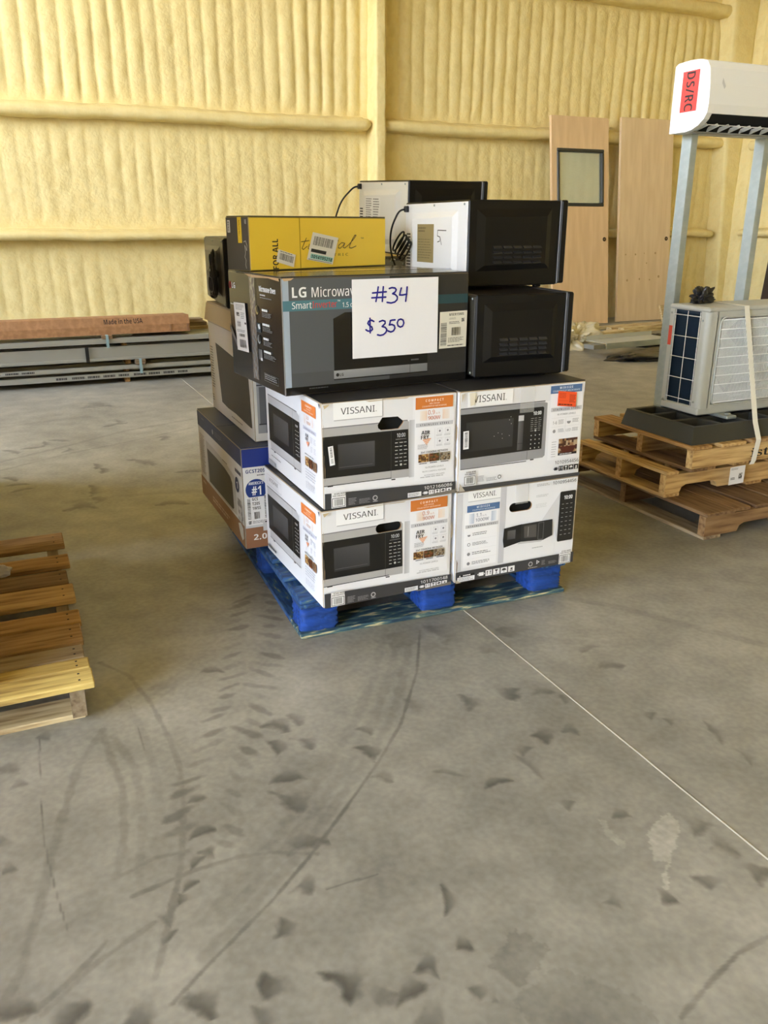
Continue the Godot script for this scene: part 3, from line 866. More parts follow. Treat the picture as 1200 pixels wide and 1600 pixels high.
func compact_front(b: Dictionary, number: String, shift: float, with_sticker: bool) -> void:
	var f: Face = b.front
	var k := shift
	f.rect(0.004, 0.012, 0.66, 0.225, c8(226, 226, 228))
	f.grad(0.634 + k * 0.5, 0.228, 0.68, 0.79, c8(178, 178, 180), c8(216, 216, 218), c8(222, 222, 222), c8(176, 176, 178))
	# oven picture, cropped by the left edge of the carton
	f.poly([[0.004, 0.222], [0.618 + k, 0.222], [0.632 + k, 0.245], [0.634 + k, 0.782], [0.004, 0.768]], c8(172, 170, 168))
	f.rect(0.004, 0.222, 0.62 + k, 0.232, c8(120, 120, 122))
	f.poly([[0.004, 0.308], [0.626 + k, 0.312], [0.632 + k, 0.702], [0.004, 0.697]], c8(24, 24, 25))
	f.grad(0.11 + k, 0.389, 0.376 + k, 0.632, c8(66, 66, 68), c8(78, 78, 80), c8(58, 58, 60), c8(46, 46, 48))
	f.rect(0.118 + k, 0.606, 0.36 + k, 0.61, c8(96, 96, 98))
	f.rect(0.496 + k, 0.306, 0.4985 + k, 0.785, c8(70, 70, 72))
	f.rect(0.004, 0.768, 0.5, 0.776, c8(70, 70, 72))
	f.rect(0.03, 0.775, 0.07, 0.783, c8(36, 36, 36))
	f.rect(0.5 + k, 0.783, 0.53 + k, 0.795, c8(36, 36, 36))
	f.text("10:00", 0.540 + k, 0.343, 0.604 + k, 0.380, c8(236, 240, 244))
	f.rect(0.53 + k, 0.398, 0.61 + k, 0.401, c8(170, 170, 172))
	oven_keys(f, 0.522 + k, 0.43, 0.622 + k, 0.685, 2)
	# brand plate
	f.poly([[0.081 - k, 0.004], [0.436 - k, 0.004], [0.436 - k, 0.167], [0.085 - k, 0.169]], c8(176, 176, 178))
	f.rect(0.081 - k, 0.004, 0.431 - k, 0.160, c8(240, 240, 240))
	f.text("VISSANI", 0.134 - k, 0.054, 0.376 - k, 0.114, c8(60, 60, 62))
	f.disc(0.386 - k, 0.108, 0.0013, c8(60, 60, 62), 10)
	# orange heading and feature column
	f.rect(0.674 + k * 0.5, 0.133, 0.982 + k * 0.3, 0.835, c8(236, 236, 238))
	f.rect(0.678 + k * 0.5, 0.022, 0.966 + k * 0.3, 0.135, c8(208, 122, 56))
	f.text("C O M P A C T", 0.754 + k * 0.5, 0.046, 0.892 + k * 0.5, 0.068, c8(250, 236, 222), "bold")
	f.text("AIR FRYER", 0.782 + k * 0.5, 0.080, 0.862 + k * 0.5, 0.093, c8(250, 236, 222))
	f.text("COUNTERTOP MICROWAVE", 0.728 + k * 0.5, 0.104, 0.916 + k * 0.5, 0.118, c8(250, 236, 222))
	for j in 6:
		f.rect(0.715 + 0.009 * j, 0.15, 0.7185 + 0.009 * j, 0.245, c8(240, 222 - j * 6, 200 - j * 12))
		f.rect(0.888 + 0.009 * j, 0.15, 0.8915 + 0.009 * j, 0.245, c8(240, 192 + j * 6, 140 + j * 12), false)
	f.text("0.9", 0.772 + k * 0.5, 0.148, 0.824 + k * 0.5, 0.192, c8(196, 104, 62))
	f.text("cu. ft.", 0.832 + k * 0.5, 0.172, 0.866 + k * 0.5, 0.19, c8(206, 150, 120))
	f.text("900W", 0.774 + k * 0.5, 0.206, 0.868 + k * 0.5, 0.242, c8(196, 104, 62))
	f.rect(0.680 + k * 0.5, 0.266, 0.968 + k * 0.3, 0.304, c8(198, 198, 202))
	f.text("S T A I N L E S S   S T E E L", 0.712 + k * 0.5, 0.277, 0.938 + k * 0.3, 0.295, c8(70, 70, 74), "bold")
	f.text("AIR", 0.722 + k * 0.5, 0.344, 0.790 + k * 0.5, 0.380, c8(40, 40, 42), "bold")
	f.text("FRY", 0.720 + k * 0.5, 0.388, 0.782 + k * 0.5, 0.426, c8(40, 40, 42), "bold")
	for j in 4:
		f.poly([[0.732 + j * 0.009, 0.43 + 0.016 * j], [0.800 - j * 0.009, 0.42 + 0.016 * j], [0.796 - j * 0.009, 0.431 + 0.016 * j], [0.738 + j * 0.009, 0.441 + 0.016 * j]], c8(232, 168, 126), j == 0)
	f.fine(0.695, 0.475, 0.775, 0.525, 5, c8(170, 170, 174), 0.45, 5)
	f.rect(0.826, 0.33, 0.828, 0.52, c8(206, 206, 208))
	f.rect(0.835, 0.425, 0.96, 0.427, c8(206, 206, 208))
	for j in 4:
		var a := 0.846 + (j % 2) * 0.062
		var t := 0.332 + (j / 2) * 0.098
		f.frame(a, t, a + 0.038, t + 0.052, 0.0007, c8(196, 196, 200))
		f.disc(a + 0.019, t + 0.026, 0.0035, c8(130, 130, 134), 8)
		f.fine(a - 0.008, t + 0.06, a + 0.044, t + 0.078, 2, c8(180, 180, 184), 0.5, j + 3)
	f.text("3in1 COOKING METHODS", 0.718 + k * 0.5, 0.542, 0.930 + k * 0.3, 0.562, c8(70, 70, 72), "bold")
	for j in 3:
		f.photo(0.700 + 0.085 * j + k * 0.5, 0.570, 0.778 + 0.085 * j + k * 0.5, 0.650, [[c8(120, 84, 48), c8(214, 186, 130), c8(58, 40, 28), c8(190, 150, 90)], [c8(88, 52, 32), c8(140, 90, 54), c8(40, 28, 22), c8(70, 80, 40)], [c8(96, 84, 66), c8(150, 120, 84), c8(60, 46, 36), c8(180, 170, 150)]][j], 8, 5, 40 + j)
		f.fine(0.705 + 0.085 * j, 0.658, 0.768 + 0.085 * j, 0.668, 1, c8(90, 90, 92), 0.9, j + 9)
	f.text("10 POWER LEVELS", 0.752 + k * 0.5, 0.698, 0.898 + k * 0.5, 0.714, c8(110, 110, 112))
	if with_sticker: f.text("MUTE CONTROL FEATURE", 0.732 + k * 0.5, 0.738, 0.916 + k * 0.5, 0.752, c8(120, 120, 122))
	f.text("ACCESSORIES INCLUDED", 0.746 + k * 0.5, 0.776, 0.906 + k * 0.5, 0.789, c8(120, 120, 122))
	f.fine(0.715, 0.797, 0.93, 0.806, 1, c8(170, 170, 172), 0.8, 7)
	# bottom band
	f.poly([[0.004, 0.838], [0.996, 0.884], [0.996, 0.992], [0.004, 0.992]], c8(62, 62, 64))
	f.text(number, 0.748, 0.893, 0.970, 0.926, c8(238, 238, 238))
	handling_marks(f, 0.735, 0.938, 0.968, 0.982, c8(50, 50, 52), c8(230, 230, 232))
	f.rect(0.618, 0.938, 0.724, 0.984, c8(226, 226, 228))
	f.rect(0.63, 0.926, 0.712, 0.936, c8(20, 20, 22))
	f.fine(0.625, 0.945, 0.718, 0.98, 4, c8(150, 150, 152), 0.5, 8)
	f.fine(0.172, 0.91, 0.232, 0.98, 5, c8(150, 150, 152), 0.4, 9)
	f.fine(0.25, 0.93, 0.34, 0.98, 4, c8(140, 140, 142), 0.4, 10)
	f.disc(0.369, 0.938, 0.0085, c8(186, 186, 188), 18)
	f.disc(0.369, 0.938, 0.0055, c8(70, 70, 72), 18)
	f.rect(0.352, 0.968, 0.388, 0.976, c8(170, 170, 172))
	f.rect(0.05, 0.835, 0.152, 0.885, c8(236, 236, 236))
	store_code(f, 0.048, 0.882, 0.152, 0.984, 12)
	# worn paper along the edges
	for q in [[0.0, 0.18, 0.006, 0.16], [0.0, 0.46, 0.005, 0.12], [0.985, 0.3, 0.996, 0.2], [0.988, 0.62, 0.997, 0.14]]:
		f.poly([[q[0] if q[0] > 0.5 else 0.0035, q[1]], [q[2] if q[0] < 0.5 else 0.9965, q[1] + q[3] * 0.2], [q[2] if q[0] < 0.5 else 0.9965, q[1] + q[3] * 0.7], [q[0] if q[0] > 0.5 else 0.0035, q[1] + q[3]]], c8(168, 150, 122))
	f.poly([[0.30, 0.004], [0.62, 0.004], [0.60, 0.012], [0.45, 0.008], [0.33, 0.013]], c8(184, 160, 124))
	f.poly([[0.70, 0.985], [0.996, 0.96], [0.996, 0.995], [0.72, 0.995]], c8(118, 112, 104))
	f.poly([[0.004, 0.01], [0.05, 0.006], [0.03, 0.03], [0.012, 0.045]], c8(196, 176, 140))
	f.poly([[0.004, 0.55], [0.009, 0.6], [0.006, 0.72], [0.004, 0.72]], c8(150, 130, 104))
	part("front_print", f.mb.done(), mats["print"], b.body)
	if with_sticker:
		var s := f.sticker([0.030, 0.392], [0.066, 0.386], [0.042, 0.572])
		s.rect(0, 0, 1, 1, c8(238, 238, 240))
		s.bars(0.3, 0.06, 0.75, 0.6, 16, INK, 3, true)
		s.fine(0.3, 0.66, 0.8, 0.92, 4, c8(120, 120, 122), 0.5, 4)
		part("barcode_sticker", s.mb.done(), mats["print"], b.body)

func compact_side(b: Dictionary, plate: bool) -> void:
	var f: Face = b.left
	f.poly([[0.05, 0.212], [0.6, 0.212], [0.645, 0.24], [0.648, 0.812], [0.075, 0.80]], c8(196, 196, 198))
	f.rect(0.05, 0.207, 0.60, 0.217, c8(110, 110, 112))
	f.rect(0.054, 0.302, 0.645, 0.712, c8(30, 30, 30))
	f.grad(0.15, 0.386, 0.44, 0.632, c8(74, 74, 76), c8(86, 86, 88), c8(64, 64, 66), c8(54, 54, 56))
	f.rect(0.525, 0.22, 0.5275, 0.80, c8(120, 120, 122))
	f.text("10:00", 0.572, 0.345, 0.616, 0.368, c8(230, 234, 238), "bold")
	oven_keys(f, 0.566, 0.405, 0.636, 0.69, 1)
	f.rect(0.075, 0.80, 0.645, 0.807, c8(110, 110, 112))
	f.rect(0.14, 0.806, 0.17, 0.818, c8(40, 40, 40))
	f.rect(0.53, 0.808, 0.56, 0.82, c8(40, 40, 40))
	f.rect(0.655, 0.21, 0.668, 0.81, c8(222, 222, 226))
	f.rect(0.695, 0.06, 0.922, 0.168, c8(230, 130, 62))
	f.text("COMPACT", 0.76, 0.084, 0.86, 0.103, c8(255, 240, 226), "bold")
	f.text("AIR FRYER", 0.776, 0.114, 0.842, 0.126, c8(255, 240, 226))
	f.text("COUNTERTOP MICROWAVE", 0.732, 0.136, 0.886, 0.148, c8(255, 240, 226))
	f.text("0.9", 0.772, 0.185, 0.81, 0.22, c8(222, 160, 120))
	f.text("900W", 0.776, 0.235, 0.84, 0.265, c8(222, 160, 120))
	for j in 3:
		f.rect(0.735 + 0.008 * j, 0.185, 0.738 + 0.008 * j, 0.27, c8(244, 214, 190), j == 0)
		f.rect(0.862 + 0.008 * j, 0.185, 0.865 + 0.008 * j, 0.27, c8(244, 214, 190), false)
	f.rect(0.715, 0.296, 0.925, 0.332, c8(206, 208, 222))
	f.text("S T A I N L E S S   S T E E L", 0.735, 0.306, 0.905, 0.323, c8(96, 98, 110), "bold")
	f.text("AIR", 0.75, 0.362, 0.80, 0.392, c8(70, 72, 76), "bold")
	f.text("FRY", 0.75, 0.398, 0.796, 0.43, c8(70, 72, 76), "bold")
	f.poly([[0.765, 0.44], [0.812, 0.43], [0.79, 0.485]], c8(238, 160, 120))
	for j in 4:
		f.fine(0.835 + (j % 2) * 0.05, 0.37 + (j / 2) * 0.09, 0.87 + (j % 2) * 0.05, 0.43 + (j / 2) * 0.09, 4, c8(196, 198, 206), 0.4, 20 + j)
	f.fine(0.74, 0.558, 0.92, 0.575, 1, c8(130, 132, 140), 0.6, 31)
	for j in 3:
		f.photo(0.742 + 0.063 * j, 0.59, 0.798 + 0.063 * j, 0.68, [[c8(140, 96, 54), c8(220, 190, 130), c8(70, 46, 30)], [c8(88, 52, 32), c8(150, 96, 60), c8(46, 32, 26)], [c8(120, 92, 70), c8(160, 124, 90), c8(80, 60, 46)]][j], 5, 5, 60 + j)
	f.fine(0.745, 0.71, 0.92, 0.82, 4, c8(180, 182, 190), 0.28, 33)
	f.fine(0.745, 0.84, 0.92, 0.91, 5, c8(196, 198, 204), 0.4, 34)
	if plate:
		f.frame(0.078, 0.05, 0.356, 0.168, 0.0012, c8(190, 190, 194))
		f.text("VISSANI", 0.118, 0.078, 0.292, 0.118, c8(110, 110, 114))
		f.fine(0.03, 0.91, 0.215, 0.94, 1, c8(90, 90, 92), 0.9, 36)
	else:
		f.rect(0.026, 0.93, 0.18, 0.985, c8(170, 172, 180))
		f.fine(0.03, 0.938, 0.175, 0.978, 3, c8(226, 226, 230), 0.5, 35)
		f.fine(0.1, 0.86, 0.3, 0.875, 1, c8(130, 130, 136), 0.6, 37)
	f.poly([[0.975, 0.004], [0.996, 0.004], [0.996, 0.05], [0.985, 0.03]], c8(60, 58, 56))
	part("side_print", f.mb.done(), mats["print"], b.body)

func midsize_front(b: Dictionary) -> void:
	var f: Face = b.front
	f.rect(0.004, 0.01, 0.71, 0.17, c8(222, 222, 224))
	f.poly([[0.006, 0.168], [0.66, 0.176], [0.689, 0.188], [0.692, 0.735], [0.675, 0.755], [0.018, 0.772]], c8(150, 150, 152))
	f.rect(0.008, 0.162, 0.67, 0.172, c8(90, 90, 92))
	f.poly([[0.008, 0.222], [0.655, 0.222], [0.664, 0.235], [0.66, 0.66], [0.016, 0.668]], c8(32, 32, 33))
	f.grad(0.054, 0.306, 0.42, 0.598, c8(52, 52, 53), c8(60, 60, 62), c8(56, 56, 57), c8(42, 42, 43))
	f.rect(0.542, 0.665, 0.545, 0.757, c8(90, 90, 92))
	f.rect(0.018, 0.768, 0.54, 0.776, c8(84, 84, 86))
	f.grad(0.459, 0.286, 0.502, 0.645, c8(108, 108, 110), c8(70, 70, 72), c8(60, 60, 62), c8(92, 92, 94))
	f.rect(0.459, 0.29, 0.502, 0.345, c8(196, 196, 198))
	f.rect(0.462, 0.575, 0.5, 0.58, c8(40, 40, 42))
	f.text("10:00", 0.576, 0.262, 0.642, 0.300, c8(236, 240, 244), "bold")
	oven_keys(f, 0.555, 0.33, 0.648, 0.48, 0)
	for r in 4:
		for c in 3:
			f.disc(0.568 + 0.034 * c, 0.508 + 0.044 * r, 0.0022, c8(214, 214, 216), 8, r == 0 and c == 0)
	f.rect(0.57, 0.757, 0.6, 0.768, c8(30, 30, 30))
	for q in [[0.27, 0.47], [0.3, 0.44], [0.335, 0.5], [0.39, 0.48], [0.385, 0.32], [0.4, 0.36], [0.395, 0.29], [0.33, 0.455]]:
		f.disc(q[0], q[1], 0.0012, c8(210, 210, 210), 6)
	f.rect(0.056, 0.012, 0.403, 0.153, c8(240, 240, 240))
	f.text("VISSANI", 0.099, 0.046, 0.340, 0.114, c8(66, 66, 68))
	f.disc(0.350, 0.110, 0.0013, c8(66, 66, 68), 10)
	f.rect(0.712, 0.1, 0.982, 0.795, c8(238, 238, 240))
	f.rect(0.705, 0.022, 0.966, 0.1, c8(80, 110, 152))
	f.text("M I D S I Z E", 0.78, 0.034, 0.888, 0.056, c8(240, 244, 250), "bold")
	f.text("COUNTERTOP MICROWAVE", 0.722, 0.068, 0.95, 0.086, c8(226, 234, 246))
	f.rect(0.718, 0.245, 0.974, 0.286, c8(196, 196, 200))
	f.text("S T A I N L E S S   S T E E L", 0.736, 0.256, 0.955, 0.276, c8(70, 70, 74), "bold")
	f.text("10 POWER LEVELS", 0.77, 0.31, 0.925, 0.328, c8(96, 96, 98))
	f.rect(0.725, 0.352, 0.965, 0.354, c8(206, 206, 208))
	f.rect(0.843, 0.36, 0.845, 0.52, c8(206, 206, 208))
	f.rect(0.725, 0.445, 0.965, 0.447, c8(206, 206, 208))
	f.text("1-6", 0.738, 0.385, 0.772, 0.418, c8(110, 110, 114))
	f.fine(0.784, 0.375, 0.835, 0.425, 4, c8(160, 160, 164), 0.45, 3)
	f.disc(0.872, 0.40, 0.008, c8(140, 140, 144), 14)
	f.rect(0.852, 0.375, 0.892, 0.397, c8(238, 238, 240))
	f.fine(0.902, 0.375, 0.955, 0.42, 3, c8(160, 160, 164), 0.45, 4)
	f.disc(0.752, 0.49, 0.006, c8(150, 150, 154), 12)
	f.fine(0.784, 0.47, 0.835, 0.51, 3, c8(160, 160, 164), 0.45, 5)
	f.text("LED", 0.852, 0.476, 0.892, 0.504, c8(140, 140, 144))
	f.fine(0.902, 0.47, 0.955, 0.51, 3, c8(160, 160, 164), 0.45, 6)
	f.fine(0.738, 0.60, 0.785, 0.78, 7, c8(160, 160, 164), 0.22, 7)
	f.photo(0.796, 0.577, 0.956, 0.752, [c8(92, 60, 42), c8(226, 206, 170), c8(60, 34, 26), c8(180, 140, 96)], 10, 7, 71)
	f.poly([[0.80, 0.66], [0.95, 0.66], [0.92, 0.735], [0.84, 0.735]], c8(84, 38, 28))
	f.rect(0.797, 0.728, 0.956, 0.752, c8(34, 32, 34))
	f.fine(0.81, 0.735, 0.944, 0.746, 1, c8(200, 200, 200), 0.9, 44)
	f.text("1010954456", 0.776, 0.808, 0.978, 0.845, c8(50, 50, 52))
	handling_marks(f, 0.765, 0.868, 0.982, 0.92, c8(232, 232, 232), c8(40, 40, 42))
	f.poly([[0.003, 0.945], [0.997, 0.962], [0.997, 0.994], [0.003, 0.994]], c8(70, 70, 72))
	store_code(f, 0.038, 0.836, 0.132, 0.938, 23)
	f.fine(0.145, 0.855, 0.2, 0.92, 5, c8(150, 150, 154), 0.4, 24)
	f.fine(0.215, 0.885, 0.3, 0.925, 3, c8(150, 150, 154), 0.4, 25)
	f.disc(0.318, 0.89, 0.007, c8(80, 80, 82), 14)
	f.disc(0.318, 0.89, 0.0045, c8(230, 230, 230), 14)
	f.poly([[0.004, 0.02], [0.03, 0.012], [0.018, 0.06], [0.006, 0.1]], c8(200, 190, 172))
	f.poly([[0.06, 0.012], [0.11, 0.012], [0.10, 0.13], [0.07, 0.14]], c8(228, 220, 200))
	f.poly([[0.004, 0.9], [0.02, 0.93], [0.05, 0.99], [0.004, 0.99]], c8(186, 176, 160))
	part("front_print", f.mb.done(), mats["print"], b.body)
	var s := f.sticker([0.759, 0.072], [0.914, 0.100], [0.757, 0.224])
	s.rect(0, 0, 1, 1, c8(244, 92, 48))
	s.fine(0.06, 0.12, 0.5, 0.5, 4, c8(190, 56, 26), 0.4, 3)
	s.fine(0.62, 0.2, 0.96, 0.75, 6, c8(120, 36, 20), 0.4, 4)
	s.fine(0.05, 0.84, 0.9, 0.93, 1, c8(90, 30, 16), 0.9, 5)
	s.rect(0.05, 0.62, 0.55, 0.635, c8(190, 56, 26))
	part("price_sticker", s.mb.done(), mats["print"], b.body)
	s = f.sticker([0.022, 0.382], [0.064, 0.380], [0.024, 0.562])
	s.rect(0, 0, 1, 1, c8(236, 236, 238))
	s.bars(0.28, 0.06, 0.8, 0.92, 22, INK, 5, true)
	part("barcode_sticker", s.mb.done(), mats["print"], b.body)
	var t := MB.new()
	t.cbox(Vector3(b.w * 0.52, b.h * 0.86, 0.0032), Vector3(0.055, b.h * 0.26, 0.0004))
	part("packing_tape", t.done(), mats["clear_tape"], b.body)

func midsize_side(b: Dictionary) -> void:
	var f: Face = b.front
	f.rect(0.35, 0.006, 0.396, 0.86, c8(198, 198, 202))
	f.rect(0.004, 0.02, 0.05, 0.87, c8(206, 206, 210))
	f.rect(0.066, 0.238, 0.334, 0.84, c8(242, 242, 244))
	f.rect(0.09, 0.006, 0.347, 0.116, c8(242, 242, 242))
	f.rect(0.09, 0.116, 0.347, 0.122, c8(176, 176, 180))
	f.text("VISSANI", 0.127, 0.034, 0.302, 0.086, c8(72, 72, 74))
	f.disc(0.31, 0.083, 0.0012, c8(72, 72, 74), 8)
	f.text("1010954456", 0.779, 0.024, 0.980, 0.060, c8(56, 56, 58))
	f.rect(0.084, 0.162, 0.343, 0.234, c8(82, 112, 154))
	f.text("M I D S I Z E", 0.16, 0.174, 0.262, 0.196, c8(240, 244, 250), "bold")
	f.text("COUNTERTOP MICROWAVE", 0.125, 0.208, 0.305, 0.222, c8(226, 234, 246))
	f.grad(0.1, 0.25, 0.14, 0.36, c8(232, 236, 242), c8(188, 198, 214), c8(188, 198, 214), c8(232, 236, 242))
	f.grad(0.278, 0.25, 0.32, 0.36, c8(188, 198, 214), c8(232, 236, 242), c8(232, 236, 242), c8(188, 198, 214))
	f.text("1.1", 0.158, 0.254, 0.196, 0.294, c8(96, 104, 120))
	f.text("cu. ft.", 0.206, 0.274, 0.24, 0.292, c8(150, 154, 164))
	f.text("1000W", 0.153, 0.309, 0.258, 0.344, c8(96, 104, 120))
	f.rect(0.074, 0.369, 0.336, 0.405, c8(194, 194, 198))
	f.text("S T A I N L E S S   S T E E L", 0.094, 0.38, 0.318, 0.397, c8(70, 70, 74), "bold")
	for j in 4:
		var t := 0.44 + 0.106 * j
		f.disc(0.104, t + 0.04, 0.006, c8(132, 132, 136), 12)
		if j == 0: f.rect(0.088, t + 0.012, 0.12, t + 0.038, c8(242, 242, 244))
		if j == 1: f.disc(0.104, t + 0.04, 0.004, c8(242, 242, 244), 12)
		f.fine(0.132, t + 0.022, 0.25 + 0.02 * j, t + 0.06, 2 + j % 2, c8(120, 120, 124), 0.4, 80 + j)
		f.rect(0.074, t + 0.094, 0.33, t + 0.0955, c8(210, 210, 212))
	# picture of an oven with its door open, and the enlarged control panel
	f.poly([[0.844, 0.16], [0.70, 0.438], [0.79, 0.446], [0.842, 0.715]], c8(212, 212, 214))
	f.fine(0.64, 0.03, 0.76, 0.06, 2, c8(170, 170, 172), 0.4, 90)
	f.fine(0.64, 0.15, 0.76, 0.18, 2, c8(190, 190, 192), 0.4, 91)
	f.fine(0.64, 0.25, 0.76, 0.3, 3, c8(200, 200, 202), 0.3, 92)
	f.fine(0.63, 0.74, 0.74, 0.755, 1, c8(170, 170, 172), 0.6, 93)
	f.rect(0.82, 0.72, 0.824, 0.84, c8(222, 222, 224))
	f.poly([[0.52, 0.648], [0.722, 0.668], [0.70, 0.685], [0.50, 0.67]], c8(196, 196, 198))
	f.poly([[0.383, 0.468], [0.53, 0.448], [0.528, 0.648], [0.388, 0.685], [0.378, 0.60]], c8(34, 34, 35))
	f.grad(0.413, 0.50, 0.48, 0.60, c8(84, 84, 86), c8(96, 96, 98), c8(80, 80, 82), c8(66, 66, 68))
	f.poly([[0.524, 0.450], [0.789, 0.446], [0.797, 0.632], [0.722, 0.668], [0.528, 0.648]], c8(46, 46, 47))
	f.poly([[0.55, 0.478], [0.655, 0.474], [0.658, 0.62], [0.555, 0.61]], c8(84, 82, 80))
	f.rect(0.585, 0.49, 0.588, 0.6, c8(170, 170, 172))
	f.frame(0.672, 0.462, 0.718, 0.655, 0.0014, c8(120, 120, 122))
	f.round_rect(0.842, 0.148, 0.977, 0.720, 0.005, c8(36, 36, 37))
	f.text("10:00", 0.878, 0.196, 0.95, 0.24, c8(240, 244, 248), "bold")
	f.layer += 1
	for r in 8:
		for c in 3:
			f.rect(0.862 + 0.037 * c, 0.29 + 0.05 * r, 0.880 + 0.037 * c, 0.294 + 0.05 * r, c8(206, 206, 208), false)
	f.poly([[0.003, 0.872], [0.997, 0.868], [0.997, 0.992], [0.003, 0.992]], c8(64, 64, 66))
	f.rect(0.018, 0.935, 0.156, 0.985, c8(232, 232, 234))
	f.rect(0.022, 0.906, 0.154, 0.934, c8(20, 20, 22))
	f.poly([[0.03, 0.93], [0.044, 0.93], [0.037, 0.91]], c8(232, 232, 232))
	f.fine(0.062, 0.913, 0.145, 0.926, 1, c8(232, 232, 232), 0.9, 45)
	f.fine(0.024, 0.942, 0.15, 0.98, 4, c8(150, 150, 152), 0.5, 94)
	handling_marks(f, 0.178, 0.905, 0.49, 0.97, c8(50, 50, 52), c8(232, 232, 234))
	f.disc(0.62, 0.925, 0.009, c8(190, 190, 192), 18)
	f.disc(0.62, 0.925, 0.006, c8(70, 70, 72), 18)
	f.disc(0.68, 0.915, 0.009, c8(228, 228, 230), 3)
	f.disc(0.68, 0.915, 0.004, c8(64, 64, 66), 3)
	f.fine(0.60, 0.965, 0.70, 0.975, 1, c8(170, 170, 172), 0.8, 95)
	f.fine(0.715, 0.905, 0.75, 0.965, 4, c8(150, 150, 152), 0.4, 96)
	f.fine(0.775, 0.93, 0.85, 0.965, 3, c8(150, 150, 152), 0.4, 97)
	f.rect(0.866, 0.83, 0.968, 0.885, c8(236, 236, 238))
	store_code(f, 0.866, 0.875, 0.968, 0.988, 33)
	f.poly([[0.003, 0.72], [0.012, 0.76], [0.01, 0.85], [0.003, 0.9]], c8(120, 100, 80))
	f.poly([[0.003, 0.95], [0.02, 0.97], [0.045, 0.992], [0.003, 0.992]], c8(176, 166, 150))
	part("front_print", f.mb.done(), mats["print"], b.body)
	var t := MB.new()
	t.cbox(Vector3(b.w * 0.52, b.h * 0.885, 0.0032), Vector3(0.05, b.h * 0.22, 0.0004))
	part("packing_tape", t.done(), mats["clear_tape"], b.body)

func build_stack() -> void:
	build_blue_pallet()
	var white := {"body": c8(232, 232, 234), "top": c8(40, 40, 41), "left": c8(234, 235, 238), "under": c8(150, 120, 86)}
	# lower row
	var a := carton("microwave_carton", "white carton picturing an oven, number 1011700148, on the blue pallet", Vector3(0.790, 0.143, -2.247), 1.2, 0.459, 0.574, 0.327, white, stadium(0.398, 0.213, 0.597, 0.308, 0.459, 0.324), "white oven cartons")
	compact_front(a, "1011700148", -0.025, false)
	compact_side(a, true)
	var b := carton("microwave_carton", "white carton with a blue heading picturing an open oven, on the blue pallet", Vector3(1.262, 0.143, -2.250), -0.3, 0.482, 0.5, 0.327, white, stadium(0.424, 0.204, 0.613, 0.304, 0.482, 0.324), "white oven cartons")
	midsize_side(b)
	# upper row
	var c := carton("microwave_carton", "white carton picturing an oven, number 1012166086, under the black carton", Vector3(0.800, 0.4715, -2.249), 0.0, 0.452, 0.585, 0.331, white, PackedVector2Array([Vector2(0.398, 0.245), Vector2(0.432, 0.178), Vector2(0.548, 0.182), Vector2(0.592, 0.232), Vector2(0.586, 0.252), Vector2(0.556, 0.300), Vector2(0.424, 0.298), Vector2(0.402, 0.275)]), "white oven cartons")
	compact_front(c, "1012166086", 0.0, true)
	compact_side(c, false)
	var dd := carton("microwave_carton", "white carton with an orange price sticker beneath the black microwaves", Vector3(1.258, 0.4715, -2.241), 0.5, 0.483, 0.5, 0.331, white, PackedVector2Array(), "white oven cartons")
	midsize_front(dd)
	# black carton with the price sheet
	build_black_carton()
	build_blue_band_carton()
	build_worn_carton()
	build_yellow_carton()
	# hidden support at the back of the pallet, under the rearmost oven
	carton("plain_carton", "plain brown carton at the back of the pallet, lower one", Vector3(1.30, 0.143, -2.90), 0.0, 0.46, 0.60, 0.36, {"body": c8(172, 132, 92)})
	carton("plain_carton", "plain brown carton at the back of the pallet, upper one", Vector3(1.30, 0.504, -2.92), 0.0, 0.46, 0.60, 0.38, {"body": c8(172, 132, 92)})
	# ovens: x runs from the back panel to the door
	microwave("black microwave with a vented side on the white cartons", Vector3(1.385, 0.803, -2.378), -6.0, 0.355, 0.47, 0.277, "dark", 0.0)
	var e2 := microwave("black microwave with a white back panel and tan rating label", Vector3(1.449, 1.0815, -2.558), 0.0, 0.398, 0.49, 0.292, "white", 0.0)
	oven_back_details(e2, 0.49, 0.292, true)
	microwave("black microwave wedged underneath the rearmost cream-backed one", Vector3(1.47, 0.886, -3.08), 0.0, 0.35, 0.48, 0.275, "dark", 0.0)
	var e3 := microwave("black microwave with a cream back panel, rearmost on the stack", Vector3(1.476, 1.165, -3.09), 0.0, 0.352, 0.50, 0.292, "cream", 2.2)
	oven_back_details(e3, 0.50, 0.292, false)
	var g := microwave("black microwave lying back to back with a coiled cord, on the worn carton", Vector3(0.745, 0.9905, -3.10), -6.3, 0.33, 0.62, 0.258, "dark", 0.0)
	coiled_cord(g, 0.62, 0.258)

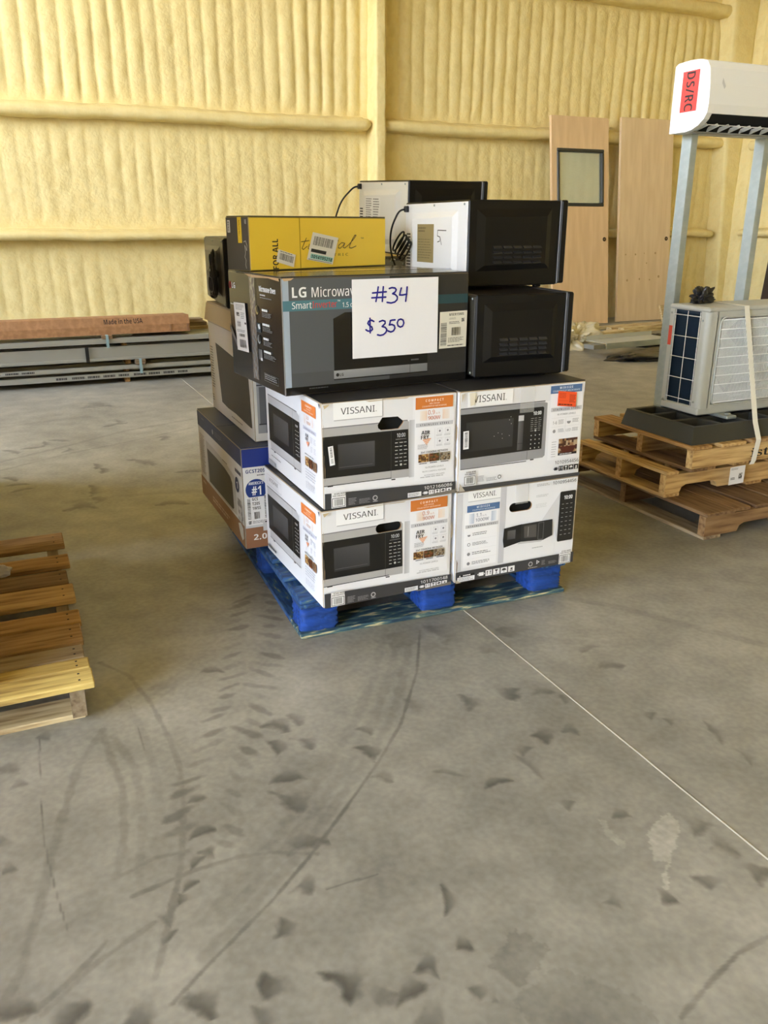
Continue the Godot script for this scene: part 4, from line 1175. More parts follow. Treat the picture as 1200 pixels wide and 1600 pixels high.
func build_black_carton() -> void:
	var cols := {"body": c8(38, 38, 40), "top": c8(58, 60, 62), "left": c8(30, 30, 31), "edge": c8(92, 84, 72), "front": c8(70, 73, 77)}
	var b := carton("black_carton", "dark grey microwave carton carrying a handwritten price sheet", Vector3(0.729, 0.805, -2.366), 3.9, 0.645, 0.49, 0.347, cols, PackedVector2Array(), "", "gloss_print")
	var f: Face = b.front
	# printed studio backdrop: pale left wall, grey back wall, dark panel, floor and a teal stripe
	f.rect(0.004, 0.01, 0.55, 0.93, c8(86, 90, 94))
	f.rect(0.55, 0.01, 0.996, 0.93, c8(46, 47, 49))
	f.rect(0.004, 0.01, 0.034, 0.93, c8(160, 173, 188))
	f.rect(0.034, 0.806, 0.55, 0.926, c8(80, 83, 86))
	f.rect(0.55, 0.806, 0.996, 0.926, c8(50, 51, 53))
	f.rect(0.004, 0.19, 0.55, 0.276, c8(78, 120, 132))
	f.rect(0.55, 0.19, 0.996, 0.272, c8(40, 70, 78))
	f.text("LG", 0.050, 0.080, 0.120, 0.165, c8(236, 238, 240), "bold")
	f.text("Microwave Oven", 0.146, 0.082, 0.522, 0.168, c8(236, 238, 240))
	f.text("Smart", 0.048, 0.203, 0.144, 0.258, c8(232, 236, 238))
	f.text("Inverter", 0.148, 0.203, 0.272, 0.258, c8(206, 58, 52))
	f.text("TM", 0.274, 0.197, 0.288, 0.21, c8(232, 236, 238))
	f.text("1.5 cu.ft.", 0.300, 0.217, 0.395, 0.262, c8(232, 236, 238))
	f.poly([[0.253, 0.354], [0.311, 0.306], [0.715, 0.306], [0.764, 0.354]], c8(34, 34, 36))
	f.rect(0.251, 0.354, 0.764, 0.809, c8(27, 27, 29))
	f.grad(0.249, 0.809, 0.764, 0.883, c8(160, 162, 165), c8(118, 120, 123), c8(112, 114, 117), c8(140, 142, 145))
	f.rect(0.249, 0.883, 0.764, 0.892, c8(18, 18, 19))
	f.rect(0.6635, 0.806, 0.6655, 0.883, c8(50, 50, 52))
	f.disc(0.268, 0.848, 0.0055, c8(44, 44, 46), 14)
	f.text("LG", 0.279, 0.835, 0.299, 0.861, c8(60, 60, 62), "bold")
	f.fine(0.67, 0.76, 0.72, 0.775, 1, c8(90, 90, 92), 0.9, 3)
	f.rect(0.004, 0.926, 0.996, 0.992, c8(26, 26, 27))
	f.fine(0.12, 0.942, 0.22, 0.955, 1, c8(80, 80, 82), 0.7, 4)
	f.poly([[0.0, 0.02], [0.045, 0.05], [0.052, 0.085], [0.02, 0.03]], c8(48, 46, 44))
	f.poly([[0.004, 0.006], [0.06, 0.004], [0.045, 0.022], [0.012, 0.028]], c8(190, 160, 124))
	part("front_print", f.mb.done(), mats["gloss_print"], b.body)
	var s := f.sticker([0.831, 0.348], [0.992, 0.343], [0.829, 0.686])
	s.rect(0, 0, 1, 1, c8(224, 220, 204))
	s.text("MSER1590S", 0.34, 0.05, 0.88, 0.12, INK, "bold")
	s.text("LGUS/25", 0.34, 0.17, 0.58, 0.22, c8(90, 88, 80))
	s.fine(0.34, 0.28, 0.75, 0.36, 2, c8(110, 108, 100), 0.5, 5)
	s.photo(0.8, 0.2, 0.9, 0.3, [INK, c8(224, 220, 204)], 6, 6, 6)
	s.bars(0.44, 0.44, 0.78, 0.66, 20, INK, 7)
	s.bars(0.04, 0.3, 0.26, 0.93, 34, INK, 8, true)
	s.fine(0.32, 0.72, 0.9, 0.86, 4, c8(90, 88, 80), 0.4, 9)
	s.fine(0.3, 0.92, 0.95, 0.95, 1, c8(60, 58, 54), 0.8, 10)
	part("product_label", s.mb.done(), mats["print"], b.body)
	# left end
	var l: Face = b.left
	l.disc(0.033, 0.132, 0.012, c8(178, 40, 52), 20)
	l.disc(0.033, 0.132, 0.008, c8(30, 30, 31), 20)
	l.rect(0.03, 0.112, 0.036, 0.14, c8(178, 40, 52))
	l.text("LG", 0.072, 0.104, 0.145, 0.158, c8(226, 228, 230), "bold")
	l.text("Microwave Oven", 0.618, 0.092, 0.905, 0.142, c8(232, 234, 236), "bold")
	l.fine(0.63, 0.165, 0.73, 0.178, 1, c8(190, 192, 194), 0.9, 11)
	l.fine(0.63, 0.19, 0.84, 0.2, 1, c8(120, 122, 124), 0.8, 12)
	l.disc(0.566, 0.312, 0.014, c8(150, 132, 84), 18)
	l.disc(0.574, 0.305, 0.010, c8(36, 35, 34), 16)
	l.rect(0.55, 0.425, 0.625, 0.508, c8(40, 52, 62))
	l.poly([[0.57, 0.44], [0.6, 0.432], [0.612, 0.47], [0.59, 0.482], [0.575, 0.465]], c8(206, 216, 222))
	l.disc(0.585, 0.572, 0.014, c8(150, 158, 164), 16)
	l.disc(0.592, 0.564, 0.011, c8(34, 34, 36), 16)
	l.grad(0.56, 0.66, 0.63, 0.755, c8(60, 62, 64), c8(112, 114, 116), c8(140, 142, 144), c8(50, 52, 54))
	l.rect(0.60, 0.735, 0.635, 0.76, c8(214, 214, 214))
	for k in [[0.29, 0.66, 0.84], [0.415, 0.664, 0.84], [0.54, 0.668, 0.83], [0.655, 0.67, 0.88]]:
		l.fine(k[1], k[0], k[1] + (k[2] - k[1]) * 0.75, k[0] + 0.022, 1, c8(226, 228, 230), 0.9, int(k[0] * 100))
		l.fine(k[1], k[0] + 0.03, k[2], k[0] + 0.075, 4, c8(130, 132, 134), 0.4, int(k[0] * 100) + 1)
	l.fine(0.04, 0.30, 0.13, 0.318, 1, c8(200, 202, 204), 0.9, 14)
	l.poly([[0.0, 0.5], [0.02, 0.52], [0.15, 0.67], [0.14, 0.72], [0.0, 0.56]], c8(110, 112, 116))
	l.frame(0.66, 0.86, 0.91, 0.93, 0.0008, c8(120, 120, 120))
	l.fine(0.67, 0.868, 0.9, 0.92, 3, c8(130, 130, 130), 0.5, 15)
	l.poly([[0.36, 0.004], [0.98, 0.004], [0.99, 0.03], [0.8, 0.016], [0.52, 0.03], [0.45, 0.022]], c8(176, 144, 106))
	part("side_print", l.mb.done(), mats["print"], b.body)
	s = l.sticker([0.115, 0.288], [0.350, 0.276], [0.150, 0.740])
	s.rect(0, 0, 1, 1, c8(232, 232, 232))
	s.fine(0.15, 0.04, 0.9, 0.16, 4, c8(130, 130, 132), 0.4, 20)
	s.photo(0.18, 0.2, 0.45, 0.28, [INK, c8(232, 232, 232)], 6, 6, 21)
	s.fine(0.55, 0.2, 0.9, 0.34, 4, c8(120, 120, 122), 0.4, 22)
	s.bars(0.2, 0.38, 0.5, 0.5, 8, c8(60, 60, 62), 23, true)
	s.rect(0.85, 0.39, 0.98, 0.43, INK)
	s.fine(0.12, 0.56, 0.9, 0.62, 2, c8(120, 120, 122), 0.4, 24)
	s.bars(0.3, 0.64, 0.8, 0.7, 14, c8(50, 50, 52), 25)
	s.bars(0.28, 0.76, 0.86, 0.93, 20, INK, 26)
	part("shipping_label", s.mb.done(), mats["print"], b.body)
	# crumpled clear tape over the end and along the seam of the top
	var tp := MB.new()
	tp.cbox(Vector3(b.w * 0.5, b.h + 0.0006, -b.d * 0.5), Vector3(b.w, 0.0004, 0.06))
	part("packing_tape", tp.done(), mats["clear_tape"], b.body)
	var nz := FastNoiseLite.new()
	nz.seed = 5
	nz.frequency = 22.0
	part("packing_tape", grid_mesh(8, 60, func(u: float, t: float) -> Vector3:
		var y: float = b.h - 0.004 - t * (b.h - 0.02)
		return Vector3(-0.0025 - 0.004 * absf(nz.get_noise_2d(u * 0.06, y)), y, -b.d * 0.5 - 0.024 + u * 0.048), Vector3(-1, 0, 0)), mats["clear_tape"], b.body)
	# the sheet of paper is a thing of its own, taped on the carton
	var root: Node3D = b.root
	var at: Vector3 = root.transform * f.P(0.345, 0.715)
	var sheet := thing("price_sheet", "white paper sheet with #34 and $350 handwritten in blue marker", "sheet", at, 3.9)
	var pw: float = (0.817 - 0.345) * b.w
	var ph: float = (0.713 - 0.034) * b.h
	part("paper", grid_mesh(12, 12, func(u: float, t: float) -> Vector3:
		return Vector3(u * pw, t * ph, 0.0025 + 0.0012 * sin(u * 2.6 + t * 2.0)), Vector3(0, 0, 1)), mats["paper"], sheet)
	var pf := face(Vector3(0, ph, 0.0035), Vector3.RIGHT, Vector3(0, 0, 1), pw, ph)
	var ink := c8(38, 34, 142)
	var split := false
	var q := func(pts: Array) -> Array:
		var out := []
		for p in pts:
			var v: float = (p[1] - (57.0 - 20.0 * (p[0] - 453.0) / 524.0)) / 462.0
			var lft := 453.0 + 15.0 * v
			out.append([(p[0] - lft) / (977.0 - 9.0 * v - lft), v])
		return out
	for st in [[[607, 98], [602, 140], [595, 182]], [[637, 97], [634, 140], [632, 182]], [[574, 133], [655, 126]], [[570, 161], [652, 157]],
		[[672, 107], [688, 102], [706, 104], [714, 114], [708, 127], [692, 137], [708, 142], [721, 155], [720, 172], [706, 186], [684, 192], [660, 188]],
		[[744, 104], [738, 126], [734, 145], [752, 145], [778, 140]], [[779, 98], [776, 140], [771, 182]],
		[[584, 299], [570, 291], [554, 297], [549, 310], [558, 322], [573, 332], [577, 346], [566, 356], [550, 355], [539, 347]], [[561, 280], [562, 320], [564, 366]],
		[[616, 301], [634, 294], [649, 299], [650, 312], [632, 330], [650, 335], [660, 348], [655, 366], [640, 379], [622, 383], [606, 379]],
		[[708, 292], [692, 293], [680, 296], [678, 310], [674, 322], [690, 319], [704, 326], [708, 342], [699, 358], [684, 364], [666, 357]],
		[[742, 288], [728, 293], [721, 310], [726, 328], [740, 336], [754, 330], [761, 312], [756, 294], [742, 288]]]:
		if st[0][1] > 250 and pf.h > 0.0 and not split:
			split = true
			part("handwriting", pf.mb.done(), mats["matt_print"], sheet)
			pf.mb = MB.new()
		pf.stroke(q.call(st), 0.0052, ink)
	part("handwriting", pf.mb.done(), mats["matt_print"], sheet)

func build_blue_band_carton() -> void:
	var cols := {"body": c8(226, 226, 224), "top": c8(36, 50, 86), "edge": c8(140, 128, 112)}
	var b := carton("blue_band_carton", "long white carton with a navy band and brown base, on the blue pallet", Vector3(0.700, 0.143, -2.842), -0.2, 0.55, 0.76, 0.39, cols, PackedVector2Array(), "", "print")
	var f: Face = b.front
	f.rect(0.004, 0.006, 0.996, 0.182, c8(24, 48, 128))
	f.text("GCST20S1WSS", 0.024, 0.205, 0.24, 0.24, c8(40, 52, 108), "bold")
	f.fine(0.1, 0.262, 0.2, 0.272, 1, c8(60, 60, 70), 0.8, 2)
	f.disc(0.09, 0.405, 0.040, c8(28, 56, 126), 32)
	f.text("AMERICA'S", 0.040, 0.328, 0.140, 0.356, c8(236, 238, 242), "bold")
	f.text("#1", 0.058, 0.372, 0.124, 0.462, c8(236, 238, 242), "bold")
	f.rect(0.016, 0.478, 0.42, 0.76, c8(236, 236, 238))
	f.text("GCS", 0.058, 0.485, 0.098, 0.515, INK, "bold")
	f.text("T20S", 0.058, 0.53, 0.11, 0.56, INK, "bold")
	f.text("1WSS", 0.058, 0.575, 0.115, 0.605, INK, "bold")
	f.bars(0.024, 0.49, 0.046, 0.70, 26, INK, 4, true)
	f.bars(0.142, 0.475, 0.172, 0.70, 26, INK, 5, true)
	f.bars(0.068, 0.63, 0.108, 0.70, 14, c8(60, 60, 64), 6)
	f.photo(0.026, 0.715, 0.046, 0.748, [INK, c8(236, 236, 238)], 6, 6, 7)
	f.fine(0.054, 0.718, 0.19, 0.748, 3, c8(150, 150, 156), 0.5, 8)
	f.rect(0.004, 0.785, 0.996, 0.992, c8(146, 104, 76))
	f.rect(0.004, 0.762, 0.996, 0.785, c8(206, 208, 212))
	f.rect(0.125, 0.73, 0.32, 0.83, c8(206, 208, 212))
	f.rect(0.14, 0.733, 0.172, 0.745, c8(40, 40, 44))
	f.text("2.0", 0.056, 0.855, 0.148, 0.915, c8(240, 238, 234), "bold")
	f.fine(0.155, 0.85, 0.22, 0.92, 3, c8(206, 190, 176), 0.5, 9)
	part("end_print", f.mb.done(), mats["print"], b.body)
	var l: Face = b.left
	l.rect(0.004, 0.004, 0.996, 0.172, c8(40, 54, 92))  # same navy as the end band, its shade put into a duller colour
	l.disc(0.395, 0.095, 0.011, c8(150, 156, 170), 16)
	l.fine(0.44, 0.07, 0.62, 0.13, 3, c8(96, 104, 124), 0.35, 10)
	l.fine(0.12, 0.05, 0.18, 0.07, 1, c8(96, 104, 124), 0.7, 11)
	l.rect(0.004, 0.765, 0.996, 0.992, c8(152, 114, 82))
	l.poly([[0.205, 0.27], [0.42, 0.275], [0.68, 0.30], [0.84, 0.345], [0.86, 0.45], [0.86, 0.74], [0.20, 0.765]], c8(196, 196, 192))
	l.poly([[0.225, 0.352], [0.45, 0.352], [0.64, 0.365], [0.755, 0.395], [0.79, 0.44], [0.80, 0.70], [0.775, 0.722], [0.237, 0.728]], c8(72, 70, 64))
	l.fine(0.05, 0.25, 0.16, 0.72, 22, c8(130, 128, 122), 0.4, 12)
	l.fine(0.60, 0.29, 0.74, 0.305, 1, c8(110, 108, 104), 0.7, 13)
	l.disc(0.895, 0.40, 0.03, c8(48, 56, 84), 22)
	l.text("1", 0.88, 0.365, 0.91, 0.435, c8(226, 226, 224), "bold")
	l.fine(0.87, 0.24, 0.985, 0.28, 1, c8(66, 68, 82), 0.9, 14)
	l.photo(0.885, 0.53, 0.985, 0.76, [c8(190, 188, 182), c8(120, 118, 112), c8(226, 224, 220)], 5, 6, 15)
	l.fine(0.3, 0.86, 0.75, 0.93, 2, c8(200, 176, 150), 0.6, 16)
	l.fine(0.06, 0.8, 0.16, 0.84, 1, c8(200, 176, 150), 0.6, 17)
	l.poly([[0.88, 0.8], [0.93, 0.77], [0.975, 0.8], [0.98, 0.9], [0.95, 0.94], [0.91, 0.9]], c8(214, 212, 206))
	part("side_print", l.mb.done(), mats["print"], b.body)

func build_worn_carton() -> void:
	var cols := {"body": c8(226, 224, 218), "top": c8(196, 176, 136), "edge": c8(168, 156, 134)}
	var b := carton("worn_carton", "worn white carton with a large dark oven window, on the navy-banded carton", Vector3(0.773, 0.534, -2.905), -0.4, 0.45, 0.70, 0.455, cols, PackedVector2Array(), "", "print")
	var l: Face = b.left
	l.rect(0.004, 0.004, 0.996, 0.175, c8(206, 190, 156))
	l.rect(0.004, 0.170, 0.996, 0.18, c8(176, 166, 146))
	l.poly([[0.185, 0.345], [0.50, 0.375], [0.78, 0.405], [0.90, 0.425], [0.925, 0.46], [0.955, 0.90], [0.92, 0.905], [0.60, 0.885], [0.42, 0.89], [0.27, 0.875]], c8(66, 62, 54))
	l.fine(0.035, 0.40, 0.11, 0.80, 16, c8(130, 126, 118), 0.45, 3)
	l.fine(0.5, 0.935, 0.75, 0.955, 1, c8(140, 138, 132), 0.5, 4)
	l.fine(0.02, 0.86, 0.06, 0.93, 3, c8(120, 118, 110), 0.5, 5)
	part("side_print", l.mb.done(), mats["print"], b.body)
	var f: Face = b.front
	f.grad(0.03, 0.35, 0.5, 0.93, c8(176, 178, 182), c8(150, 152, 156), c8(120, 122, 126), c8(160, 162, 166))
	f.rect(0.05, 0.55, 0.26, 0.85, c8(110, 112, 116))
	f.rect(0.03, 0.53, 0.5, 0.54, c8(70, 72, 76))
	f.rect(0.04, 0.85, 0.5, 0.86, c8(60, 62, 66))
	f.rect(0.1, 0.36, 0.105, 0.93, c8(84, 86, 90))
	f.rect(0.2, 0.36, 0.204, 0.93, c8(96, 98, 102))
	part("end_print", f.mb.done(), mats["print"], b.body)
	# one loose flap hangs open along the left edge
	part("loose_flap", grid_mesh(10, 6, func(u: float, t: float) -> Vector3:
		return Vector3(-0.002 - 0.012 * t + 0.004 * sin(u * 5.0) * t, b.h - 0.004 - t * 0.07, -b.d * (0.995 - 0.9 * u)), Vector3(-1, 0, 0)), mat("flap_paper", c8(206, 188, 150), 0.85), b.root)

func build_yellow_carton() -> void:
	var cols := {"body": c8(58, 56, 50), "front": c8(250, 214, 70), "left": c8(76, 72, 62), "edge": c8(150, 130, 70)}
	var b := carton("yellow_carton", "yellow and black carton lying on the dark grey carton", Vector3(0.724, 1.1535, -2.672), 20.5, 0.605, 0.122, 0.167, cols, PackedVector2Array(), "", "print")
	var f: Face = b.front
	f.rect(0.338, 0.01, 0.342, 0.99, c8(160, 128, 24))
	f.text("FOR ALL", 0.150, 0.41, 0.188, 0.985, INK, "bold", 1)
	for st in [[[0.385, 0.40], [0.365, 0.52], [0.352, 0.60], [0.362, 0.62], [0.39, 0.56]], [[0.348, 0.47], [0.405, 0.45]], [[0.405, 0.52], [0.395, 0.60], [0.405, 0.62], [0.43, 0.55]],
		[[0.585, 0.44], [0.572, 0.55], [0.575, 0.61], [0.60, 0.57]], [[0.56, 0.49], [0.62, 0.46]], [[0.668, 0.515], [0.645, 0.50], [0.622, 0.55], [0.618, 0.605], [0.632, 0.615], [0.655, 0.56], [0.668, 0.515], [0.655, 0.60], [0.668, 0.61], [0.70, 0.54]],
		[[0.70, 0.54], [0.735, 0.44], [0.757, 0.36], [0.748, 0.35], [0.728, 0.43], [0.706, 0.56], [0.704, 0.61], [0.72, 0.615], [0.755, 0.575]]]:
		f.stroke(st, 0.0022, INK)
	f.text("TM", 0.792, 0.40, 0.815, 0.43, INK)
	f.text("E L E C T R I C", 0.46, 0.715, 0.692, 0.765, c8(90, 76, 24))
	part("front_print", f.mb.done(), mats["print"], b.body)
	var s := f.sticker([0.430, 0.285], [0.618, 0.405], [0.382, 0.815])
	s.rect(0, 0, 1, 1, c8(236, 234, 226))
	s.bars(0.1, 0.12, 0.86, 0.44, 30, INK, 3)
	s.rect(0.08, 0.58, 0.66, 0.7, c8(40, 40, 40))
	s.rect(0.1, 0.76, 0.96, 0.93, c8(150, 206, 200))
	s.text("1014195218", 0.13, 0.79, 0.94, 0.91, INK, "bold")
	s.rect(0.05, 0.96, 0.95, 0.975, INK)
	part("barcode_sticker", s.mb.done(), mats["print"], b.body)
	s = f.sticker([0.186, 0.602], [0.304, 0.72], [0.170, 0.84])
	s.rect(0, 0, 1, 1, c8(234, 232, 228))
	s.bars(0.12, 0.2, 0.92, 0.72, 22, INK, 4)
	s.fine(0.12, 0.06, 0.9, 0.14, 1, c8(110, 110, 110), 0.8, 5)
	part("barcode_sticker", s.mb.done(), mats["print"], b.body)
	var l: Face = b.left
	l.rect(0.01, 0.01, 0.99, 0.99, c8(76, 72, 62))
	l.rect(0.07, 0.06, 0.195, 0.29, c8(190, 186, 172))
	l.bars(0.09, 0.08, 0.15, 0.27, 12, INK, 6, true)
	l.rect(0.53, 0.008, 0.705, 0.48, c8(216, 178, 50))
	l.fine(0.58, 0.06, 0.66, 0.4, 2, c8(120, 98, 30), 0.4, 7, true)
	l.stroke([[0.78, 0.46], [0.86, 0.44], [0.92, 0.52], [0.9, 0.62], [0.82, 0.52], [0.84, 0.66], [0.8, 0.74], [0.85, 0.8], [0.82, 0.88], [0.85, 0.95]], 0.0016, c8(206, 202, 190))
	l.fine(0.86, 0.05, 0.94, 0.14, 2, c8(190, 186, 176), 0.5, 8, true)
	part("end_print", l.mb.done(), mats["print"], b.body)

# local frame: x from back panel (0) to door (w), -z along the oven's width, y up
func microwave(label: String, at: Vector3, yaw: float, w: float, d: float, h: float, back: String, tilt: float) -> Node3D:
	var root := thing("microwave_oven", label, "microwave", at, yaw, "unboxed microwaves")
	root.rotation_degrees.x = tilt
	var black: Material = mats["black_enamel"]
	var y0 := 0.010
	var xf := w * 0.922
	for q in [[0.05, -0.05], [xf - 0.05, -0.05], [0.05, -d + 0.05], [xf - 0.05, -d + 0.05]]:
		bpart("foot", Vector3(q[0] - 0.012, 0, q[1] - 0.012), Vector3(q[0] + 0.012, y0 + 0.002, q[1] + 0.012), mats["black_rubber"], root, 0.003)
	bpart("cabinet", Vector3(0, y0, -d), Vector3(xf, h, 0), black, root, 0.004)
	# pressed side panel with a sloping rim
	for sd in [1.0, -1.0]:
		var mb := MB.new()
		var zb: float = 0.0 if sd > 0 else -d
		var o := []
		var i := []
		for c in [[0.080, 0.11], [0.83, 0.095], [0.83, 0.80], [0.080, 0.82]]:
			o.append(Vector3(w * c[0], h - (h - y0) * c[1], zb))
		for c in [[0.155, 0.20], [0.775, 0.185], [0.775, 0.74], [0.155, 0.75]]:
			i.append(Vector3(w * c[0], h - (h - y0) * c[1], zb + sd * 0.008))
		var n := Vector3(0, 0, sd)
		mb.quad(i[0], i[1], i[2], i[3], n)
		for k in 4:
			mb.quad(o[k], o[(k + 1) % 4], i[(k + 1) % 4], i[k], n + (o[k] + o[(k + 1) % 4] - i[k] - i[(k + 1) % 4]) * 0.1)
		var sp := part("side_panel", mb.done(), black, root)
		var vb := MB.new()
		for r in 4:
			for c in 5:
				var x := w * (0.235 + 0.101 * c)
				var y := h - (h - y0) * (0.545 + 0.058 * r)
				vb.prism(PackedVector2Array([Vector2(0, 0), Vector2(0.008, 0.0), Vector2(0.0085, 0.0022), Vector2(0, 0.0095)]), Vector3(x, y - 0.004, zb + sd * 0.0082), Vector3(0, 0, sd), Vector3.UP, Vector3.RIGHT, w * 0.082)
		part("vent_louvres", vb.done(), mat("louvre_highlight", c8(46, 46, 47), 0.25), sp)  # paler than the enamel: the light the louvres catch is in the colour
	# door and control panel at the front
	var dr := bpart("door", Vector3(xf + 0.002, y0 + 0.004, -d - 0.003), Vector3(w, h + 0.002, 0.003), black, root, 0.005)
	bpart("seam_highlight", Vector3(xf - 0.001, y0 + 0.002, -d - 0.001), Vector3(xf + 0.003, h + 0.0015, 0.0022), mat("highlight_grey", c8(96, 96, 98), 0.3, 0.4), root, 0.0008)  # thin paler strip, paints the highlight along the door edge
	bpart("door_window", Vector3(w, y0 + 0.05, -d + 0.16) - dr.position, Vector3(w + 0.002, h - 0.05, -0.04) - dr.position, mat("dark_glass", c8(14, 14, 15), 0.08), dr, 0.0005)
	var cp := face(Vector3(w + 0.0006, h - 0.02, -d + 0.11), Vector3(0, 0, -1), Vector3(1, 0, 0), 0.1, h - 0.06)
	cp.rect(0.0, 0.0, 1.0, 1.0, c8(26, 26, 27))
	oven_keys(cp, 0.15, 0.25, 0.95, 0.9, 1)
	part("control_panel", cp.mb.done(), mats["print"], root)
	# back panel
	var bm: Material = mats["white_enamel"] if back == "white" else mats["cream_enamel"] if back == "cream" else mat("back_black", c8(52, 50, 44), 0.4)
	var bp := bpart("back_panel", Vector3(-0.003, y0 + 0.006, -d + 0.006), Vector3(0.001, h - 0.006, -0.006), bm, root, 0.001)
	var pb := MB.new()
	var oo := []
	var ii := []
	for c in [[0.12, 0.14], [0.86, 0.12], [0.86, 0.86], [0.12, 0.90]]:
		oo.append(Vector3(-0.003, h - (h - y0) * c[1], -d + d * c[0]))
	for c in [[0.17, 0.21], [0.81, 0.19], [0.81, 0.79], [0.17, 0.83]]:
		ii.append(Vector3(-0.013, h - (h - y0) * c[1], -d + d * c[0]))
	pb.quad(ii[0], ii[1], ii[2], ii[3], Vector3(-1, 0, 0))
	for k in 4:
		pb.quad(oo[k], oo[(k + 1) % 4], ii[(k + 1) % 4], ii[k], Vector3(-1, 0, 0) + (oo[k] + oo[(k + 1) % 4] - ii[k] - ii[(k + 1) % 4]) * 0.5)
	part("back_pressing", pb.done(), bm, bp, -bp.position)
	for q in [[0.05, 0.05], [0.95, 0.05], [0.5, 0.05], [0.95, 0.95]]:
		var sm := MB.new(true)
		sm.tube(PackedVector3Array([Vector3(-0.0025, h - (h - y0) * q[1], -d + d * q[0]), Vector3(-0.0055, h - (h - y0) * q[1], -d + d * q[0])]), 0.004, 8)
		part("screw", sm.done(), mats["galvanised_steel"], bp, -bp.position)
	return root

func oven_back_details(root: Node3D, d: float, h: float, near: bool) -> void:
	var f := face(Vector3(-0.0125, h, -d), Vector3(0, 0, 1), Vector3(-1, 0, 0), d, h)
	f.lift = 0.001
	if near:
		f.rect(0.265, 0.265, 0.535, 0.72, c8(150, 134, 92))
		f.fine(0.28, 0.3, 0.42, 0.37, 2, c8(110, 96, 62), 0.6, 2)
		f.fine(0.28, 0.44, 0.52, 0.69, 8, c8(120, 106, 70), 0.35, 3)
		f.stroke([[0.73, 0.338], [0.60, 0.335], [0.595, 0.40], [0.64, 0.415], [0.635, 0.46], [0.60, 0.47]], 0.0028, c8(30, 30, 34))
		f.stroke([[0.645, 0.43], [0.66, 0.50]], 0.0028, c8(30, 30, 34))
		part("rating_label", f.mb.done(), mats["print"], root)
	else:
		f.rect(0.20, 0.22, 0.52, 0.74, c8(232, 230, 222))
		f.fine(0.215, 0.24, 0.34, 0.72, 16, c8(130, 128, 120), 0.45, 4)
		f.fine(0.37, 0.24, 0.50, 0.72, 14, c8(130, 128, 120), 0.45, 5)
		part("rating_label", f.mb.done(), mats["print"], root)
	var v := MB.new()
	for k in 12:
		for j in 3:
			v.cbox(Vector3(-0.0034, h * 0.2 + k * 0.011, -d + 0.022 + j * 0.011), Vector3(0.001, 0.005, 0.008))
	part("vent_holes", v.done(), mats["dark_inside"], root)
	# cord from its grommet, hanging down the back and bundled
	bpart("grommet", Vector3(-0.016, h - 0.034, -d + 0.012), Vector3(0.0, h - 0.012, -d + 0.034), mats["black_rubber"], root, 0.003)
	var cord := MB.new(true)
	var path := Curve3D.new()
	var pts := [Vector3(-0.012, h - 0.022, -d + 0.022), Vector3(-0.045, h - 0.045, -d + 0.015), Vector3(-0.06, h * 0.55, -d - 0.012), Vector3(-0.05, h * 0.22, -d + 0.01), Vector3(-0.03, 0.05, -d + 0.04)] if near else [Vector3(-0.012, h - 0.022, -d + 0.022), Vector3(-0.04, h - 0.04, -d - 0.005), Vector3(-0.085, h * 0.62, -d - 0.03), Vector3(-0.10, h * 0.3, -d - 0.02), Vector3(-0.05, 0.04, -d + 0.04)]
	for k in pts.size():
		var tan: Vector3 = ((pts[mini(k + 1, pts.size() - 1)] as Vector3) - (pts[maxi(k - 1, 0)] as Vector3)) * 0.22
		path.add_point(pts[k], -tan, tan)
	cord.tube(path.tessellate(4, 3.0), 0.0036, 8)
	part("power_cord", cord.done(), mats["black_rubber"], root)
	if near:
		var loops := MB.new(true)
		for k in 4:
			var ring := PackedVector3Array()
			for j in 25:
				var t := TAU * j / 24.0
				ring.append(Vector3(-0.022 - 0.008 * k, h * 0.40 + 0.012 * k + sin(t) * 0.018 + cos(t) * 0.03, -d + 0.045 + cos(t) * 0.05 - 0.004 * k))
			loops.tube(ring, 0.0036, 7)
		part("cord_bundle", loops.done(), mats["black_rubber"], root)
		var tie := MB.new(true)
		tie.tube(PackedVector3Array([Vector3(-0.05, h * 0.27, -d - 0.03), Vector3(-0.055, h * 0.31, -d - 0.008), Vector3(-0.05, h * 0.29, -d + 0.012)]), 0.0018, 6)
		part("twist_tie", tie.done(), mats["paper"], root)

func coiled_cord(root: Node3D, d: float, h: float) -> void:
	var loops := MB.new(true)
	for k in 6:
		var ring := PackedVector3Array()
		for j in 29:
			var t := TAU * j / 28.0
			ring.append(Vector3(-0.022 - 0.006 * (k % 3) - 0.004 * sin(t * 2.0), h * 0.50 + sin(t) * (0.085 - 0.006 * k) - 0.003 * k, -d * 0.24 + cos(t) * (0.028 + 0.006 * k) + 0.006 * sin(k * 2.0)))
		loops.tube(ring, 0.0042, 7)
	part("power_cord", loops.done(), mats["black_rubber"], root)
	bpart("cord_tie", Vector3(-0.045, h * 0.5 - 0.016, -d * 0.24 - 0.05), Vector3(-0.012, h * 0.5 + 0.016, -d * 0.24 + 0.05), mats["black_rubber"], root, 0.008)
	bpart("plug", Vector3(-0.04, h * 0.14, -d * 0.28 - 0.02), Vector3(-0.014, h * 0.24, -d * 0.28 + 0.02), mats["black_rubber"], root, 0.006)

